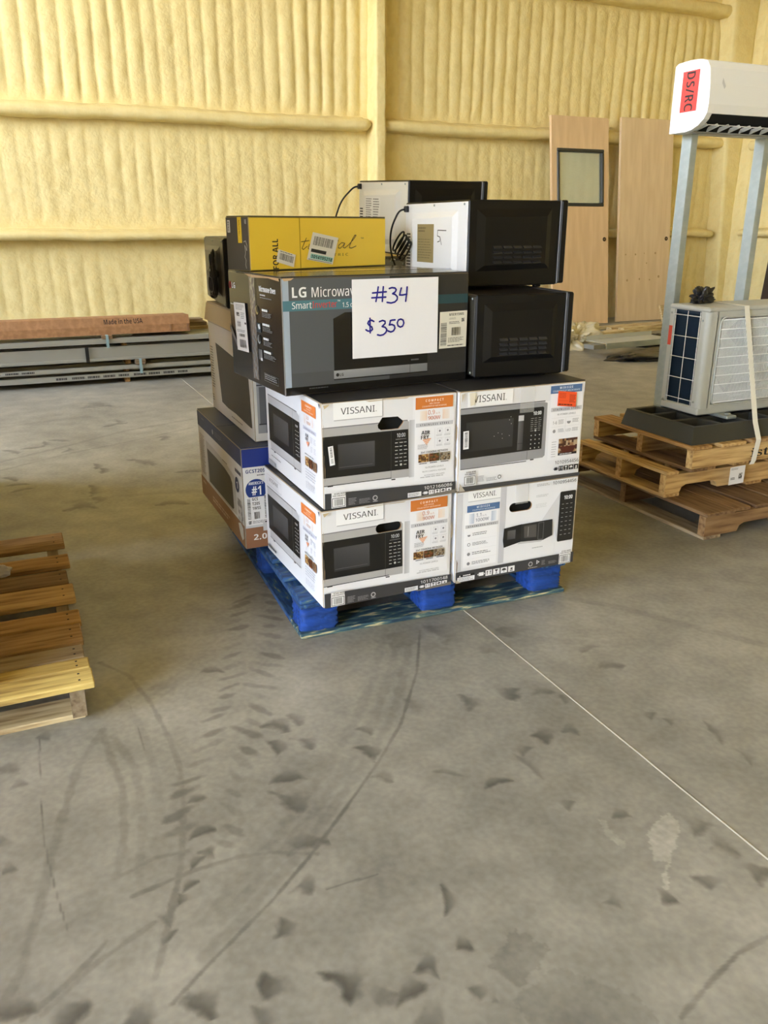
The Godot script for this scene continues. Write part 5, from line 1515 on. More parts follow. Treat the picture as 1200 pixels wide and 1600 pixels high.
func build_blue_pallet() -> void:
	var p := thing("blue_pallet", "worn blue painted wooden block pallet under the microwave cartons", "pallet", Vector3(0.741, 0, -2.334), -2.2)
	var worn: Material = mats["worn_blue_paint"]
	var blue: Material = mats["blue_wood_0"]
	var w := 1.017
	var d := 1.215
	for z in [0.0, -d + 0.13]:
		bpart("bottom_board", Vector3(0, 0, z - 0.13), Vector3(w, 0.017, z), mats["chipped_blue_paint"], p, 0.003)
	for x in [0.0, w * 0.5 - 0.055, w - 0.11]:
		var o := part("bottom_board", bmesh(Vector3(d - 0.264, 0.017, 0.11), 0.003), worn, p, Vector3(x + 0.055, 0.0085, -d * 0.5))
		o.rotation_degrees.y = 90
	for x in [0.0, w * 0.5 - 0.072, w - 0.145]:
		for z in [-0.012, -d * 0.5 + 0.07, -d + 0.14]:
			part("block", rough_block(Vector3(0.137, 0.0898, 0.125), int(x * 10.0) + int(-z * 7.0)), blue, p, Vector3(x + 0.0725, 0.0172, z - 0.0625))
	for x in [0.0, w * 0.5 - 0.05, w - 0.10]:
		var o := part("stringer_board", bmesh(Vector3(d - 0.004, 0.0165, 0.098), 0.003), worn, p, Vector3(x + 0.05, 0.1156, -d * 0.5))
		o.rotation_degrees.y = 90
	var z := 0.0
	var widths := [0.12, 0.10, 0.10, 0.125, 0.10, 0.10, 0.12]
	for k in 7:
		var jut := rng.randf_range(-0.006, 0.004)
		bpart("deck_board", Vector3(jut, 0.1242, z - widths[k]), Vector3(w + jut, 0.1415, z), worn, p, 0.004)
		z -= widths[k] + (d - 0.765) / 6.0

# ---------------------------------------------------------------- wooden pallets
func wood(kind: String, k: int) -> Material:
	var n := 0
	while mats.has("%s_wood_%d" % [kind, n]): n += 1
	return mats["%s_wood_%d" % [kind, k % n]]

func board(parent: Node, called: String, lo: Vector3, hi: Vector3, m: Material, along_z: bool, twist := 0.0) -> MeshInstance3D:
	var s := hi - lo
	var o := part(called, bmesh(Vector3(s.z, s.y, s.x) if along_z else s, 0.003), m, parent, (lo + hi) * 0.5)
	o.rotation_degrees.y = (90.0 if along_z else 0.0) + twist
	return o

# a stringer beam along local x with two fork notches in its underside
func stringer_mesh(length: float, h: float, t: float, first := 0.15) -> ArrayMesh:
	var key := "stringer %.3f %.3f %.3f %.3f" % [length, h, t, first]
	if not box_cache.has(key):
		var mb := MB.new()
		var pts := PackedVector2Array([Vector2(0, 0)])
		for a in ([first, length - 0.23 - first] if first > 0.0 else []):
			pts.append_array([Vector2(a, 0), Vector2(a + 0.012, h * 0.28), Vector2(a + 0.035, h * 0.4), Vector2(a + 0.195, h * 0.4), Vector2(a + 0.218, h * 0.28), Vector2(a + 0.23, 0)])
		pts.append_array([Vector2(length, 0), Vector2(length, h), Vector2(0, h)])
		mb.prism(pts, Vector3(-length * 0.5, -h * 0.5, -t * 0.5), Vector3.RIGHT, Vector3.UP, Vector3(0, 0, 1), t)
		box_cache[key] = mb.done()
	return box_cache[key]

func build_left_pallet() -> void:
	var p := thing("wooden_pallet", "weathered wooden pallet with one yellow painted deck board", "pallet", Vector3(-0.94, 0, -2.10), 0.0)
	var x1 := 1.02
	for x in [0.02, 0.49, 0.975]:
		var o := part("stringer", stringer_mesh(1.24, 0.092, 0.038), wood("grey", int(x * 10)), p, Vector3(x, 0.0175 + 0.046, -0.645))
		o.rotation_degrees.y = 90
	for z in [[-0.145, -0.045], [-0.70, -0.60], [-1.262, -1.16]]:
		board(p, "bottom_board", Vector3(0.0, 0.0, z[0]), Vector3(x1 - 0.03, 0.0165, z[1]), wood("cream", 0), false)
	var rows := [[-3.36, -3.212, "pine", 3], [-3.112, -3.0, "pine", 1], [-2.95, -2.828, "brown", 1], [-2.818, -2.678, "pine", 0], [-2.594, -2.494, "pine", 1], [-2.489, -2.365, "pine", 3], [-2.345, -2.262, "grey", 2], [-2.257, -2.193, "yellow", 1], [-2.190, -2.10, "yellow", 0]]
	for k in rows.size():
		var r: Array = rows[k]
		var jut := rng.randf_range(-0.012, 0.006)
		var bd := board(p, "deck_board", Vector3(0.0, 0.1105, r[0] + 2.10), Vector3(x1 + jut, 0.129, r[1] + 2.10), wood(r[2], r[3]), false, rng.randf_range(-0.25, 0.25))
		var mb := MB.new()
		for q in [0.3, 0.7]:
			mb.cbox(Vector3(0.985, 0.1295, lerpf(r[0], r[1], q) + 2.10), Vector3(0.006, 0.0012, 0.006), 0.0005)
		part("nail_heads", mb.done(), mat("rusty_nail", c8(52, 44, 38), 0.7, 0.4), bd, -bd.position)
	# tall goods stand on the left part of this pallet, outside the picture; they and the added unseen piles keep the daylight off the floor behind
	for k in 3:
		carton("stacked_carton", ["tall brown carton on the weathered pallet, bottom of its pile", "tall brown carton on the weathered pallet, middle of its pile", "tall brown carton on the weathered pallet, top of its pile"][k], Vector3(-0.93, 0.13 + k * 0.78, -2.14), 0.0, 0.72, 1.16, 0.775, {"body": c8(176, 138, 98)}, PackedVector2Array(), "tall cartons at the side")
	for j in 2:  # pile added out of view to block light from the left rear
		carton("stacked_carton", ["unseen brown carton added to block light behind the weathered pallet, lower one", "unseen brown carton added to block light behind the weathered pallet, upper one"][j], Vector3(-0.95, j * 1.2, -3.46), 0.0, 0.70, 1.25, 1.195, {"body": c8(176, 138, 98)}, PackedVector2Array(), "tall cartons at the side")
	for k in 3:  # row of piles added out of view, keeps daylight off the back floor
		for j in 2:
			carton("stacked_carton", "unseen brown carton added to block light in the %s pile beside the weathered pallet, %s one" % [["first", "second", "third"][k], ["lower", "upper"][j]], Vector3(-2.1 - k * 1.15, j * 1.05, -2.14), 0.0, 1.05, 1.1, 1.045, {"body": c8(176, 138, 98)}, PackedVector2Array(), "tall cartons at the side")
	var wrap := part("plastic_wrap", lump_mesh(Vector3(0.05, 0.026, 0.045), 0.35, 0.16, 3), mat("wrap_film", c8(186, 182, 176), 0.3), self, Vector3(-0.150, 0.1295, -3.0))
	tag(wrap, "crumpled clear plastic wrap on the weathered pallet boards", "plastic wrap")

# ---------------------------------------------------------------- air conditioner on its pallets
func cross_pallet(called: String, label: String, at: Vector3, length: float, depth: float, h: float, kinds: Array, boards: Array, bottoms: Array) -> Node3D:
	# deck boards run along z, notched stringers along x
	var p := thing(called, label, "pallet", at)
	var t := 0.016
	var sh := h - 2.0 * t - 0.001
	for k in 3:
		var z := -0.019 - (depth - 0.038) * k * 0.5
		var o := part("stringer", stringer_mesh(length, sh, 0.038, kinds[5]), wood(kinds[0], k + kinds[1]), p, Vector3(length * 0.5, t + sh * 0.5 + 0.0005, z))
		o.name = "stringer"
	for k in boards.size():
		board(p, "deck_board", Vector3(boards[k][0], h - t, -depth - 0.004), Vector3(boards[k][1], h, rng.randf_range(-0.004, 0.008)), wood(kinds[2], k + kinds[3]), true, rng.randf_range(-0.3, 0.3))
	for k in bottoms.size():
		board(p, "bottom_board", Vector3(bottoms[k][0], 0.0, -depth), Vector3(bottoms[k][1], t, 0.0), wood(kinds[4], k), true)
	return p

func build_cooling_corner() -> void:
	cross_pallet("dark_pallet", "dark brown wooden pallet lying on the floor under two lighter pallets", Vector3(2.625, 0, -2.492), 1.1, 1.08, 0.122, ["brown", 1, "brown", 0, "grey", 0.19], [[0.0, 0.165], [0.168, 0.262], [0.29, 0.43], [0.45, 0.60], [0.62, 0.76], [0.78, 0.93], [0.95, 1.1]], [[0.0, 0.1], [0.5, 0.6], [1.0, 1.1]])
	cross_pallet("light_pallet", "light wooden pallet in the middle of the three under the condenser", Vector3(2.607, 0.1225, -2.735), 1.1, 0.65, 0.122, ["pine", 0, "pine", 2, "pine", 0.085], [[0.0, 0.07], [0.19, 0.29], [0.40, 0.50], [0.61, 0.71], [0.82, 0.92], [1.0, 1.1]], [[0.0, 0.09], [0.5, 0.6], [1.01, 1.1]])
	var top := cross_pallet("light_pallet", "light wooden pallet with black stencilled letters directly under the black pad", Vector3(2.700, 0.245, -2.685), 1.1, 0.70, 0.116, ["pine", 2, "pine", 1, "brown", 0.0], [[-0.005, 0.11], [0.16, 0.31], [0.345, 0.47], [0.52, 0.65], [0.7, 0.83], [0.88, 1.0]], [[0.0, 0.1], [0.5, 0.6], [1.0, 1.1]])
	var sf := face(Vector3(0.0, 0.098, 0.0005), Vector3.RIGHT, Vector3(0, 0, 1), 1.1, 0.084)
	sf.text("isti-", 0.318, 0.25, 0.475, 0.75, c8(30, 26, 22), "serif bold")
	part("stencil", sf.mb.done(), mats["matt_print"], top)
	var lf := face(Vector3(0.235, -0.003, 0.0012), Vector3(0.985, 0.0, -0.06).normalized(), Vector3(0.0, 0.1, 1.0).normalized(), 0.10, 0.085)
	lf.rect(0, 0, 1, 1, c8(226, 226, 228))
	lf.fine(0.08, 0.08, 0.6, 0.2, 2, c8(110, 110, 114), 0.4, 3)
	lf.photo(0.62, 0.4, 0.84, 0.75, [INK, c8(226, 226, 228)], 5, 6, 4)
	lf.fine(0.1, 0.6, 0.4, 0.75, 2, c8(60, 60, 64), 0.6, 5)
	var tagp := thing("shipping_tag", "white shipping label hanging below the stencilled pallet", "label", Vector3(2.700, 0.245, -2.685))
	part("paper_label", lf.mb.done(), mats["print"], tagp)
	# black equipment pad: tapered rim, ribs and open pockets
	var pad := thing("equipment_pad", "black plastic equipment pad with open pockets under the condenser", "pad", Vector3(2.715, 0.361, -2.715))
	var W := 0.86
	var D := 0.485
	var hh := 0.078
	var mb := MB.new()
	var tp := 0.016
	var lo := [Vector3(0, 0, 0), Vector3(W, 0, 0), Vector3(W, 0, -D), Vector3(0, 0, -D)]
	var up := [Vector3(tp, hh, -tp), Vector3(W - tp, hh, -tp), Vector3(W - tp, hh, -D + tp), Vector3(tp, hh, -D + tp)]
	var nn := [Vector3(0, 0, 1), Vector3(1, 0, 0), Vector3(0, 0, -1), Vector3(-1, 0, 0)]
	for k in 4:
		mb.quad(lo[k], lo[(k + 1) % 4], up[(k + 1) % 4], up[k], nn[k])
	part("pad_skirt", mb.done(), mats["pad_plastic"], pad)
	bpart("pad_floor", Vector3(0.012, 0.001, -D + 0.012), Vector3(W - 0.012, 0.012, -0.012), mats["pad_plastic"], pad, 0.0)
	for k in 4:
		var z := -tp - 0.012 - (D - 2.0 * tp - 0.024) * k / 3.0
		bpart("pad_rib", Vector3(tp - 0.002, 0.012, z - 0.012), Vector3(W - tp, hh, z + 0.012), mats["pad_plastic"], pad, 0.003)
	for k in 6:
		var x := tp + 0.012 + (W - 2.0 * tp - 0.024) * k / 5.0
		bpart("pad_rib", Vector3(x - 0.013, 0.012, -D + tp), Vector3(x + 0.013, hh + 0.0005, -tp), mats["pad_plastic"], pad, 0.003)
	build_condenser()
	build_indoor_unit()
	# strapping band over the condenser and under the pallet
	var sx := 3.085
	var path := [Vector3(sx + 0.02, 0.948, -3.112), Vector3(sx + 0.012, 0.9475, -2.99), Vector3(sx, 0.946, -2.858), Vector3(sx - 0.004, 0.70, -2.786), Vector3(sx - 0.008, 0.438, -2.709), Vector3(sx - 0.008, 0.362, -2.675), Vector3(sx - 0.02, 0.262, -2.676), Vector3(sx - 0.03, 0.2465, -2.676)]
	var band := MB.new()
	for k in path.size() - 1:
		var a: Vector3 = path[k]
		var b: Vector3 = path[k + 1]
		var n := (b - a).cross(Vector3.RIGHT).normalized()
		var wv := Vector3(0.015, 0, 0)
		band.quad(a - wv, a + wv, b + wv, b - wv, -n)
		band.quad(a - wv - n * 0.0012, a + wv - n * 0.0012, b + wv - n * 0.0012, b - wv - n * 0.0012, -n)
		band.quad(a - wv, b - wv, b - wv - n * 0.0012, a - wv - n * 0.0012, Vector3.LEFT)
		band.quad(a + wv, b + wv, b + wv - n * 0.0012, a + wv - n * 0.0012, Vector3.RIGHT)
	var o := part("strapping_band", band.done(), mats["strap_white"], self)
	tag(o, "white woven strapping band tied over the grey condenser", "strap")
	var bag := part("plastic_bag", lump_mesh(Vector3(0.075, 0.065, 0.045), 0.8, 0.22, 9, 60, 34), mats["bag_black"], self, Vector3(2.975, 0.9475, -3.03))
	tag(bag, "crumpled black plastic bag on top of the condenser", "bag")

func build_condenser() -> void:
	var r := thing("condenser_unit", "light grey air conditioner condenser with a wire fan grille", "air conditioner", Vector3(2.868, 0.4395, -2.863))
	var m: Material = mats["unit_grey"]
	var W := 0.76
	var D := 0.245
	var y0 := 0.014
	var H := 0.505
	for x in [0.12, 0.58]:
		bpart("foot", Vector3(x, 0.0, -D - 0.03), Vector3(x + 0.06, y0, 0.07), mats["galvanised_steel"], r, 0.003)
		bpart("foot_bolt", Vector3(x + 0.02, y0, 0.03), Vector3(x + 0.042, y0 + 0.01, 0.052), mats["galvanised_steel"], r, 0.003)
	bpart("base_pan", Vector3(0, y0, -D), Vector3(W, y0 + 0.035, 0), m, r, 0.006)
	bpart("top_panel", Vector3(-0.004, H - 0.022, -D - 0.004), Vector3(W + 0.004, H, 0.004), m, r, 0.007)
	bpart("rear_post", Vector3(0.0, y0 + 0.03, -D), Vector3(0.012, H - 0.02, -D + 0.03), m, r, 0.003)
	bpart("rear_coil", Vector3(0.03, y0 + 0.03, -D + 0.004), Vector3(W - 0.013, H - 0.023, -D + 0.03), mats["fins"], r, 0.001)
	bpart("right_panel", Vector3(W - 0.012, y0 + 0.03, -D + 0.006), Vector3(W, H - 0.02, -0.001), m, r, 0.0)
	# rounded front left corner wraps round the side
	var pr := PackedVector2Array()
	for k in 7:
		var a := PI + PI * 0.5 * k / 6.0
		pr.append(Vector2(0.022 + 0.022 * cos(a), 0.022 + 0.022 * sin(a)))
	pr.append_array([Vector2(0.06, 0), Vector2(0.06, 0.008), Vector2(0.012, 0.012), Vector2(0.008, 0.045), Vector2(0.0, 0.045)])
	var mb := MB.new()
	mb.prism(pr, Vector3(0, y0 + 0.03, 0), Vector3.RIGHT, Vector3(0, 0, -1), Vector3.UP, H - y0 - 0.05)
	part("corner_panel", mb.done(), m, r)
	bpart("coil", Vector3(0.022, y0 + 0.036, -D + 0.02), Vector3(0.045, H - 0.024, -0.05), mats["fins"], r, 0.001)
	var fin := MB.new()
	for k in 60:
		fin.cbox(Vector3(0.0205, (y0 + H) * 0.5, -0.055 - 0.0029 * k), Vector3(0.003, H - y0 - 0.07, 0.0009))
	part("coil_fins", fin.done(), mats["fins"], r)
	var wires := MB.new(true)
	for k in 5:
		var y := y0 + 0.06 + (H - y0 - 0.105) * k / 4.0
		wires.tube(PackedVector3Array([Vector3(0.003, y, -0.043), Vector3(0.003, y, -D + 0.02)]), 0.0018, 6)
	for k in 3:
		var z := -0.05 - (D - 0.09) * k / 2.0
		wires.tube(PackedVector3Array([Vector3(0.0, y0 + 0.036, z), Vector3(0.0, H - 0.024, z)]), 0.0018, 6)
	part("coil_guard", wires.done(), mats["unit_white"], r)
	# front panel with its opening
	var gx0 := 0.075
	var gx1 := 0.56
	var gy0 := y0 + 0.045
	var gy1 := H - 0.045
	for b in [[Vector3(0.055, y0 + 0.03, -0.008), Vector3(gx0, H - 0.02, 0)], [Vector3(gx1, y0 + 0.03, -0.008), Vector3(W, H - 0.02, 0)], [Vector3(gx0, y0 + 0.03, -0.008), Vector3(gx1, gy0, 0)], [Vector3(gx0, gy1, -0.008), Vector3(gx1, H - 0.02, 0)]]:
		bpart("front_panel", b[0], b[1], m, r, 0.0)
	# shroud with a round opening, and the fan behind
	var cx := (gx0 + gx1) * 0.5
	var cy := (gy0 + gy1) * 0.5
	var ring := MB.new()
	for k in 48:
		var a := TAU * k / 48.0
		var b := TAU * (k + 1) / 48.0
		var pa := Vector3(cx + cos(a) * 0.2, cy + sin(a) * 0.2, -0.042)
		var pb := Vector3(cx + cos(b) * 0.2, cy + sin(b) * 0.2, -0.042)
		var edge := func(t: float) -> Vector3:
			var s: float = minf(0.25 / maxf(absf(cos(t)), 0.001), 0.225 / maxf(absf(sin(t)), 0.001))
			return Vector3(cx + cos(t) * s, cy + sin(t) * s, -0.04)
		ring.quad(pa, pb, edge.call(b), edge.call(a), Vector3(0, 0, 1))
		ring.quad(pa, pb, pb + Vector3(0, 0, -0.06), pa + Vector3(0, 0, -0.06), Vector3(cx, cy, -0.05) - pa)
	part("fan_shroud", ring.done(), mat("shroud_grey", c8(150, 152, 148), 0.6), r)
	var fan := MB.new()
	for k in 3:
		var pts := []
		for j in 9:
			var a := TAU * k / 3.0 + 1.7 * j / 8.0
			pts.append([Vector3(cx + cos(a) * 0.04, cy + sin(a) * 0.04, -0.075 + 0.02 * j / 8.0), Vector3(cx + cos(a + 0.25) * 0.185, cy + sin(a + 0.25) * 0.185, -0.095 + 0.05 * j / 8.0)])
		for j in 8:
			fan.quad(pts[j][0], pts[j][1], pts[j + 1][1], pts[j + 1][0], Vector3(0, 0, 1))
	fan.tube(PackedVector3Array([Vector3(cx, cy, -0.1), Vector3(cx, cy, -0.04)]), 0.045, 20)
	part("fan", fan.done(), mat("fan_grey", c8(120, 122, 120), 0.6), r)
	var fine := MB.new()
	var n := 62
	for k in n:
		var x := gx0 + 0.012 + (gx1 - gx0 - 0.024) * k / (n - 1.0)
		fine.cbox(Vector3(x, cy, 0.0035), Vector3(0.0023, gy1 - gy0 - 0.014, 0.0023))
	part("grille_wires", fine.done(), mats["unit_white"], r)
	var hb := MB.new(true)
	for k in 10:
		var y := gy0 + 0.012 + (gy1 - gy0 - 0.024) * k / 9.0
		hb.tube(PackedVector3Array([Vector3(gx0 + 0.004, y, 0.0065), Vector3(gx1 - 0.004, y, 0.0065)]), 0.0021, 6)
	part("grille_bars", hb.done(), mats["unit_white"], r)
	var fr := MB.new(true)
	var rr := PackedVector3Array()
	for k in 4:
		var ox: float = gx1 - 0.03 if k in [0, 3] else gx0 + 0.03
		var oy: float = gy1 - 0.03 if k in [0, 1] else gy0 + 0.03
		for j in 6:
			var a := PI * 0.5 * (k + j / 5.0)
			rr.append(Vector3(ox + cos(a) * 0.03, oy + sin(a) * 0.03, 0.004))
	rr.append(rr[0])
	fr.tube(rr, 0.0042, 8)
	part("grille_frame", fr.done(), m, r)
	bpart("warning_sticker", Vector3(-0.0006, H - 0.19, -D + 0.004), Vector3(0.0002, H - 0.10, -D + 0.026), mat("red_sticker", c8(206, 70, 48), 0.5), r, 0.0)
	for q in [Vector3(-0.001, H - 0.06, -0.03), Vector3(-0.001, y0 + 0.06, -0.03), Vector3(-0.001, H - 0.04, -D + 0.014), Vector3(-0.001, y0 + 0.04, -D + 0.014)]:
		var s := MB.new(true)
		s.tube(PackedVector3Array([q, q + Vector3(-0.003, 0, 0)]), 0.005, 8)
		part("screw", s.done(), mats["galvanised_steel"], r)

func build_indoor_unit() -> void:
	for k in 2:
		var p := thing("steel_post", ["galvanised steel post behind the condenser coil, under the red-tagged unit", "galvanised steel post behind the condenser fan, under the white unit"][k], "post", Vector3([2.906, 3.352][k], 0.4395, -3.135), 0.0, "posts carrying the indoor unit")
		var prof := PackedVector2Array([Vector2(0, 0), Vector2(0.036, 0), Vector2(0.036, 0.003), Vector2(0.003, 0.003), Vector2(0.003, 0.057), Vector2(0.036, 0.057), Vector2(0.036, 0.06), Vector2(0, 0.06)])
		var mb := MB.new()
		mb.prism(prof, Vector3.ZERO, Vector3.RIGHT, Vector3(0, 0, -1), Vector3.UP, 1.240)
		bpart("channel_face", Vector3(0.003, 0.002, -0.003), Vector3(0.036, 1.238, 0.0005), mats["galvanised_steel"], p, 0.001)
		part("channel", mb.done(), mats["galvanised_steel"], p)
		bpart("base_plate", Vector3(-0.006, 0.0, -0.05), Vector3(0.042, 0.006, 0.0), mats["galvanised_steel"], p, 0.001)
	var r := thing("indoor_unit", "white wall-mount air conditioner head with a red tag on its end", "air conditioner", Vector3(2.832, 1.6805, -2.978))
	var m: Material = mats["unit_white"]
	var L := 0.80
	# end profile: x is depth from the front (0) to the back, y is height
	var full := PackedVector2Array([Vector2(0.222, 0.0), Vector2(0.12, 0.0), Vector2(0.085, 0.006), Vector2(0.05, 0.02), Vector2(0.02, 0.042), Vector2(0.004, 0.066), Vector2(0.0, 0.10), Vector2(0.004, 0.18), Vector2(0.014, 0.24), Vector2(0.034, 0.268), Vector2(0.07, 0.279), Vector2(0.13, 0.283), Vector2(0.205, 0.28), Vector2(0.222, 0.27)])
	var cut := PackedVector2Array([Vector2(0.222, 0.0), Vector2(0.126, 0.0), Vector2(0.126, 0.012), Vector2(0.105, 0.05), Vector2(0.03, 0.066), Vector2(0.006, 0.064), Vector2(0.0, 0.10), Vector2(0.004, 0.18), Vector2(0.014, 0.24), Vector2(0.034, 0.268), Vector2(0.07, 0.279), Vector2(0.13, 0.283), Vector2(0.205, 0.28), Vector2(0.222, 0.27)])
	for e in [0.0, L - 0.03]:
		var mb := MB.new()
		mb.prism(full, Vector3(e, 0, 0), Vector3(0, 0, -1), Vector3.UP, Vector3.RIGHT, 0.03)
		part("end_cap", mb.done(), m, r)
	var body := MB.new()
	body.prism(cut, Vector3(0.03, 0, 0), Vector3(0, 0, -1), Vector3.UP, Vector3.RIGHT, L - 0.06)
	part("casing", body.done(), m, r)
	var dark := MB.new()
	dark.prism(PackedVector2Array([Vector2(0.125, 0.006), Vector2(0.122, 0.012), Vector2(0.104, 0.049), Vector2(0.03, 0.065), Vector2(0.014, 0.0635), Vector2(0.03, 0.060), Vector2(0.098, 0.043)]), Vector3(0.0301, 0, 0), Vector3(0, 0, -1), Vector3.UP, Vector3.RIGHT, L - 0.0602)
	part("outlet", dark.done(), mats["dark_inside"], r)
	bpart("outlet_bar", Vector3(0.03, 0.024, -0.056), Vector3(L - 0.03, 0.028, -0.052), m, r, 0.001)
	for k in 11:
		var v := MB.new()
		v.prism(PackedVector2Array([Vector2(0.122, 0.004), Vector2(0.05, 0.022), Vector2(0.062, 0.034), Vector2(0.115, 0.024)]), Vector3(0.055 + k * 0.064, 0, 0), Vector3(0, 0, -1), Vector3.UP, Vector3.RIGHT, 0.004)
		part("vane", v.done(), m, r)
	bpart("lower_lip", Vector3(0.03, -0.001, -0.132), Vector3(L - 0.03, 0.005, -0.112), mat("lip_grey", c8(150, 148, 140), 0.5), r, 0.001)
	var f := face(Vector3(-0.0004, 0.283, -0.222), Vector3(0, 0, 1), Vector3(-1, 0, 0), 0.222, 0.283)
	f.rect(0.235, 0.145, 0.685, 0.715, c8(244, 60, 52))
	f.text("DS/RC", 0.345, 0.16, 0.575, 0.705, c8(36, 18, 18), "bold", -1)
	part("red_tag", f.mb.done(), mats["print"], r)
	var g := face(Vector3(0.03, 0.25, 0.0), Vector3.RIGHT, Vector3(0, 0, 1), L - 0.06, 0.19)
	g.ed = Vector3(0, -0.998, 0.06)
	g.lift = -0.006
	g.poly([[0.05, 0.25], [0.075, 0.42], [0.065, 0.48], [0.045, 0.36]], c8(206, 206, 204))
	part("scuff", g.mb.done(), mats["print"], r)

# ---------------------------------------------------------------- roofing steel by the back wall
func build_steel_pile() -> void:
	var x0 := -3.2
	# each entry: z of the front face, bottom y, depth, height, how it lies, right end
	var rows := [
		[-7.46, 0.045, 0.20, 0.045, "tray", 2.1], [-7.68, 0.045, 0.20, 0.045, "tray", 2.1], [-7.90, 0.045, 0.20, 0.045, "tray", 2.1], [-8.12, 0.045, 0.20, 0.045, "tray", 2.1],
		[-7.45, 0.118, 0.20, 0.036, "tray", 2.0], [-7.67, 0.118, 0.20, 0.036, "tray", 2.0], [-7.89, 0.118, 0.20, 0.036, "tray", 2.0], [-8.11, 0.118, 0.20, 0.036, "tray", 2.0],
		[-7.47, 0.200, 0.065, 0.115, "web", 2.15], [-7.60, 0.200, 0.065, 0.115, "web", 2.15], [-7.73, 0.200, 0.065, 0.115, "web", 2.15], [-7.86, 0.200, 0.065, 0.115, "web", 2.15], [-7.99, 0.200, 0.065, 0.115, "web", 2.15], [-8.12, 0.200, 0.065, 0.115, "web", 2.15],
		[-7.44, 0.345, 0.21, 0.040, "lid", 2.05], [-7.66, 0.345, 0.21, 0.040, "lid", 2.05], [-7.88, 0.345, 0.21, 0.040, "lid", 2.05], [-8.10, 0.345, 0.21, 0.040, "lid", 2.05]]
	var names := {"tray": "grey steel channel lying open side up near the floor", "web": "grey steel channel on edge in the middle of the pile", "lid": "grey steel channel face down under the long carton"}
	for k in rows.size():
		var q: Array = rows[k]
		var label: String = names[q[4]]
		if k < 4: label = "grey steel channel in the lowest layer of the pile"
		elif k < 8: label = "grey steel channel in the second lowest layer of the pile"
		label += ", " + ["outermost from the wall", "second from the outside", "third from the outside", "fourth from the outside", "fifth from the outside", "sixth from the outside"][k if k < 4 else k - 4 if k < 8 else k - 8 if k < 14 else k - 14]
		var o := thing("steel_channel", label, "steel channel", Vector3(x0, q[1], q[0]), 0.0, "steel channels by the wall")
		var d: float = q[2]
		var h: float = q[3]
		var t := 0.003
		var pr := PackedVector2Array()
		if q[4] == "tray": pr = PackedVector2Array([Vector2(0, 0), Vector2(d, 0), Vector2(d, h), Vector2(d - t, h), Vector2(d - t, t), Vector2(t, t), Vector2(t, h - t), Vector2(0.014, h - t), Vector2(0.014, h), Vector2(0, h)])
		elif q[4] == "lid": pr = PackedVector2Array([Vector2(0, 0), Vector2(t, 0), Vector2(t, h - t), Vector2(d - t, h - t), Vector2(d - t, 0), Vector2(d, 0), Vector2(d, h), Vector2(0, h)])
		else: pr = PackedVector2Array([Vector2(0.035, 0), Vector2(0.0, 0.0), Vector2(0.0, 0.018), Vector2(t, 0.018), Vector2(t, t), Vector2(0.032, t), Vector2(0.032, h - t), Vector2(d, h - t), Vector2(d, h), Vector2(0.029, h), Vector2(0.029, t * 2.0), Vector2(0.035, t * 2.0)])
		if q[4] == "web": pr = PackedVector2Array([Vector2(-0.022, 0), Vector2(d, 0), Vector2(d, t), Vector2(t, t), Vector2(t, h - t), Vector2(d, h - t), Vector2(d, h), Vector2(0, h), Vector2(0, 0.022), Vector2(-0.019, 0.022), Vector2(-0.022, 0.018)])
		var mb := MB.new()
		mb.prism(pr, Vector3.ZERO, Vector3(0, 0, -1), Vector3.UP, Vector3.RIGHT, q[5] - x0)
		part("channel", mb.done(), mats["steel_grey"], o)
		if k == 0 or k == 4:
			var f := face(Vector3(0, h, 0.0), Vector3.RIGHT, Vector3(0, 0, 1), q[5] - x0, h)
			var start := 0.66 if k == 0 else 0.575
			for j in (9 if k == 0 else 3):
				f.fine(start + j * 0.024, 0.3, start + 0.021 + j * 0.024, 0.72, 1, c8(70, 70, 68), 1.0, 50 + j)
			var mp := part("mill_print", f.mb.done(), mats["matt_print"], o)
			mp.set_meta("kind", "stuff")
	# timber packers, with their bands, keep the layers apart
	for s in [[0.86, "front", 0.0], [-2.0, "", 0.0]]:
		for y in [[0.0, 0.0445], [0.0905, 0.1175], [0.1545, 0.1995], [0.3155, 0.3445]]:
			var o := thing("timber_packer", ["timber packer on the floor under the steel pile", "timber packer above the lowest layer of the steel pile", "timber packer under the channels standing on edge", "timber packer on top of the channels standing on edge"][0 if y[0] < 0.05 else 1 if y[0] < 0.12 else 2 if y[0] < 0.2 else 3] + (", nearer the floor joint" if s[0] > 0.0 else ", far from the floor joint"), "timber", Vector3(s[0] + [0.0, 0.02, 0.0, -0.18][int(y[0] * 9.0) % 4], y[0], -7.50), 0.0, "timber packers in the steel pile")
			board(o, "packer", Vector3(0, 0, -0.80), Vector3(0.045, y[1] - y[0], 0.0), wood("pine", 1), true)
	for p in [[0.70, 0.3855, 0.415, "brown", "timber block with a pale blue band under the long carton's middle"], [0.955, 0.1545, 0.1995, "grey", "timber block with a pale blue band low in the steel pile"], [1.70, 0.3855, 0.40, "pine", "timber block with a pale blue band beyond the long carton's end"], [1.66, 0.1545, 0.1995, "pine", "timber block with a pale blue band low beside the worn white carton"]]:
		var o := thing("timber_packer", p[4], "timber", Vector3(p[0], p[1], -7.46), 0.0, "banded timber blocks on the steel pile")
		board(o, "packer", Vector3(0, 0, -0.06), Vector3(0.085, p[2] - p[1], 0.035), wood(p[3], 1), false)
		bpart("pale_blue_band", Vector3(0.03, -0.075, 0.036), Vector3(0.052, p[2] - p[1] + 0.002, 0.038), mats["strap_blue"], o, 0.0)
		bpart("pale_blue_band", Vector3(0.03, p[2] - p[1], -0.06), Vector3(0.052, p[2] - p[1] + 0.002, 0.036), mats["strap_blue"], o, 0.0)
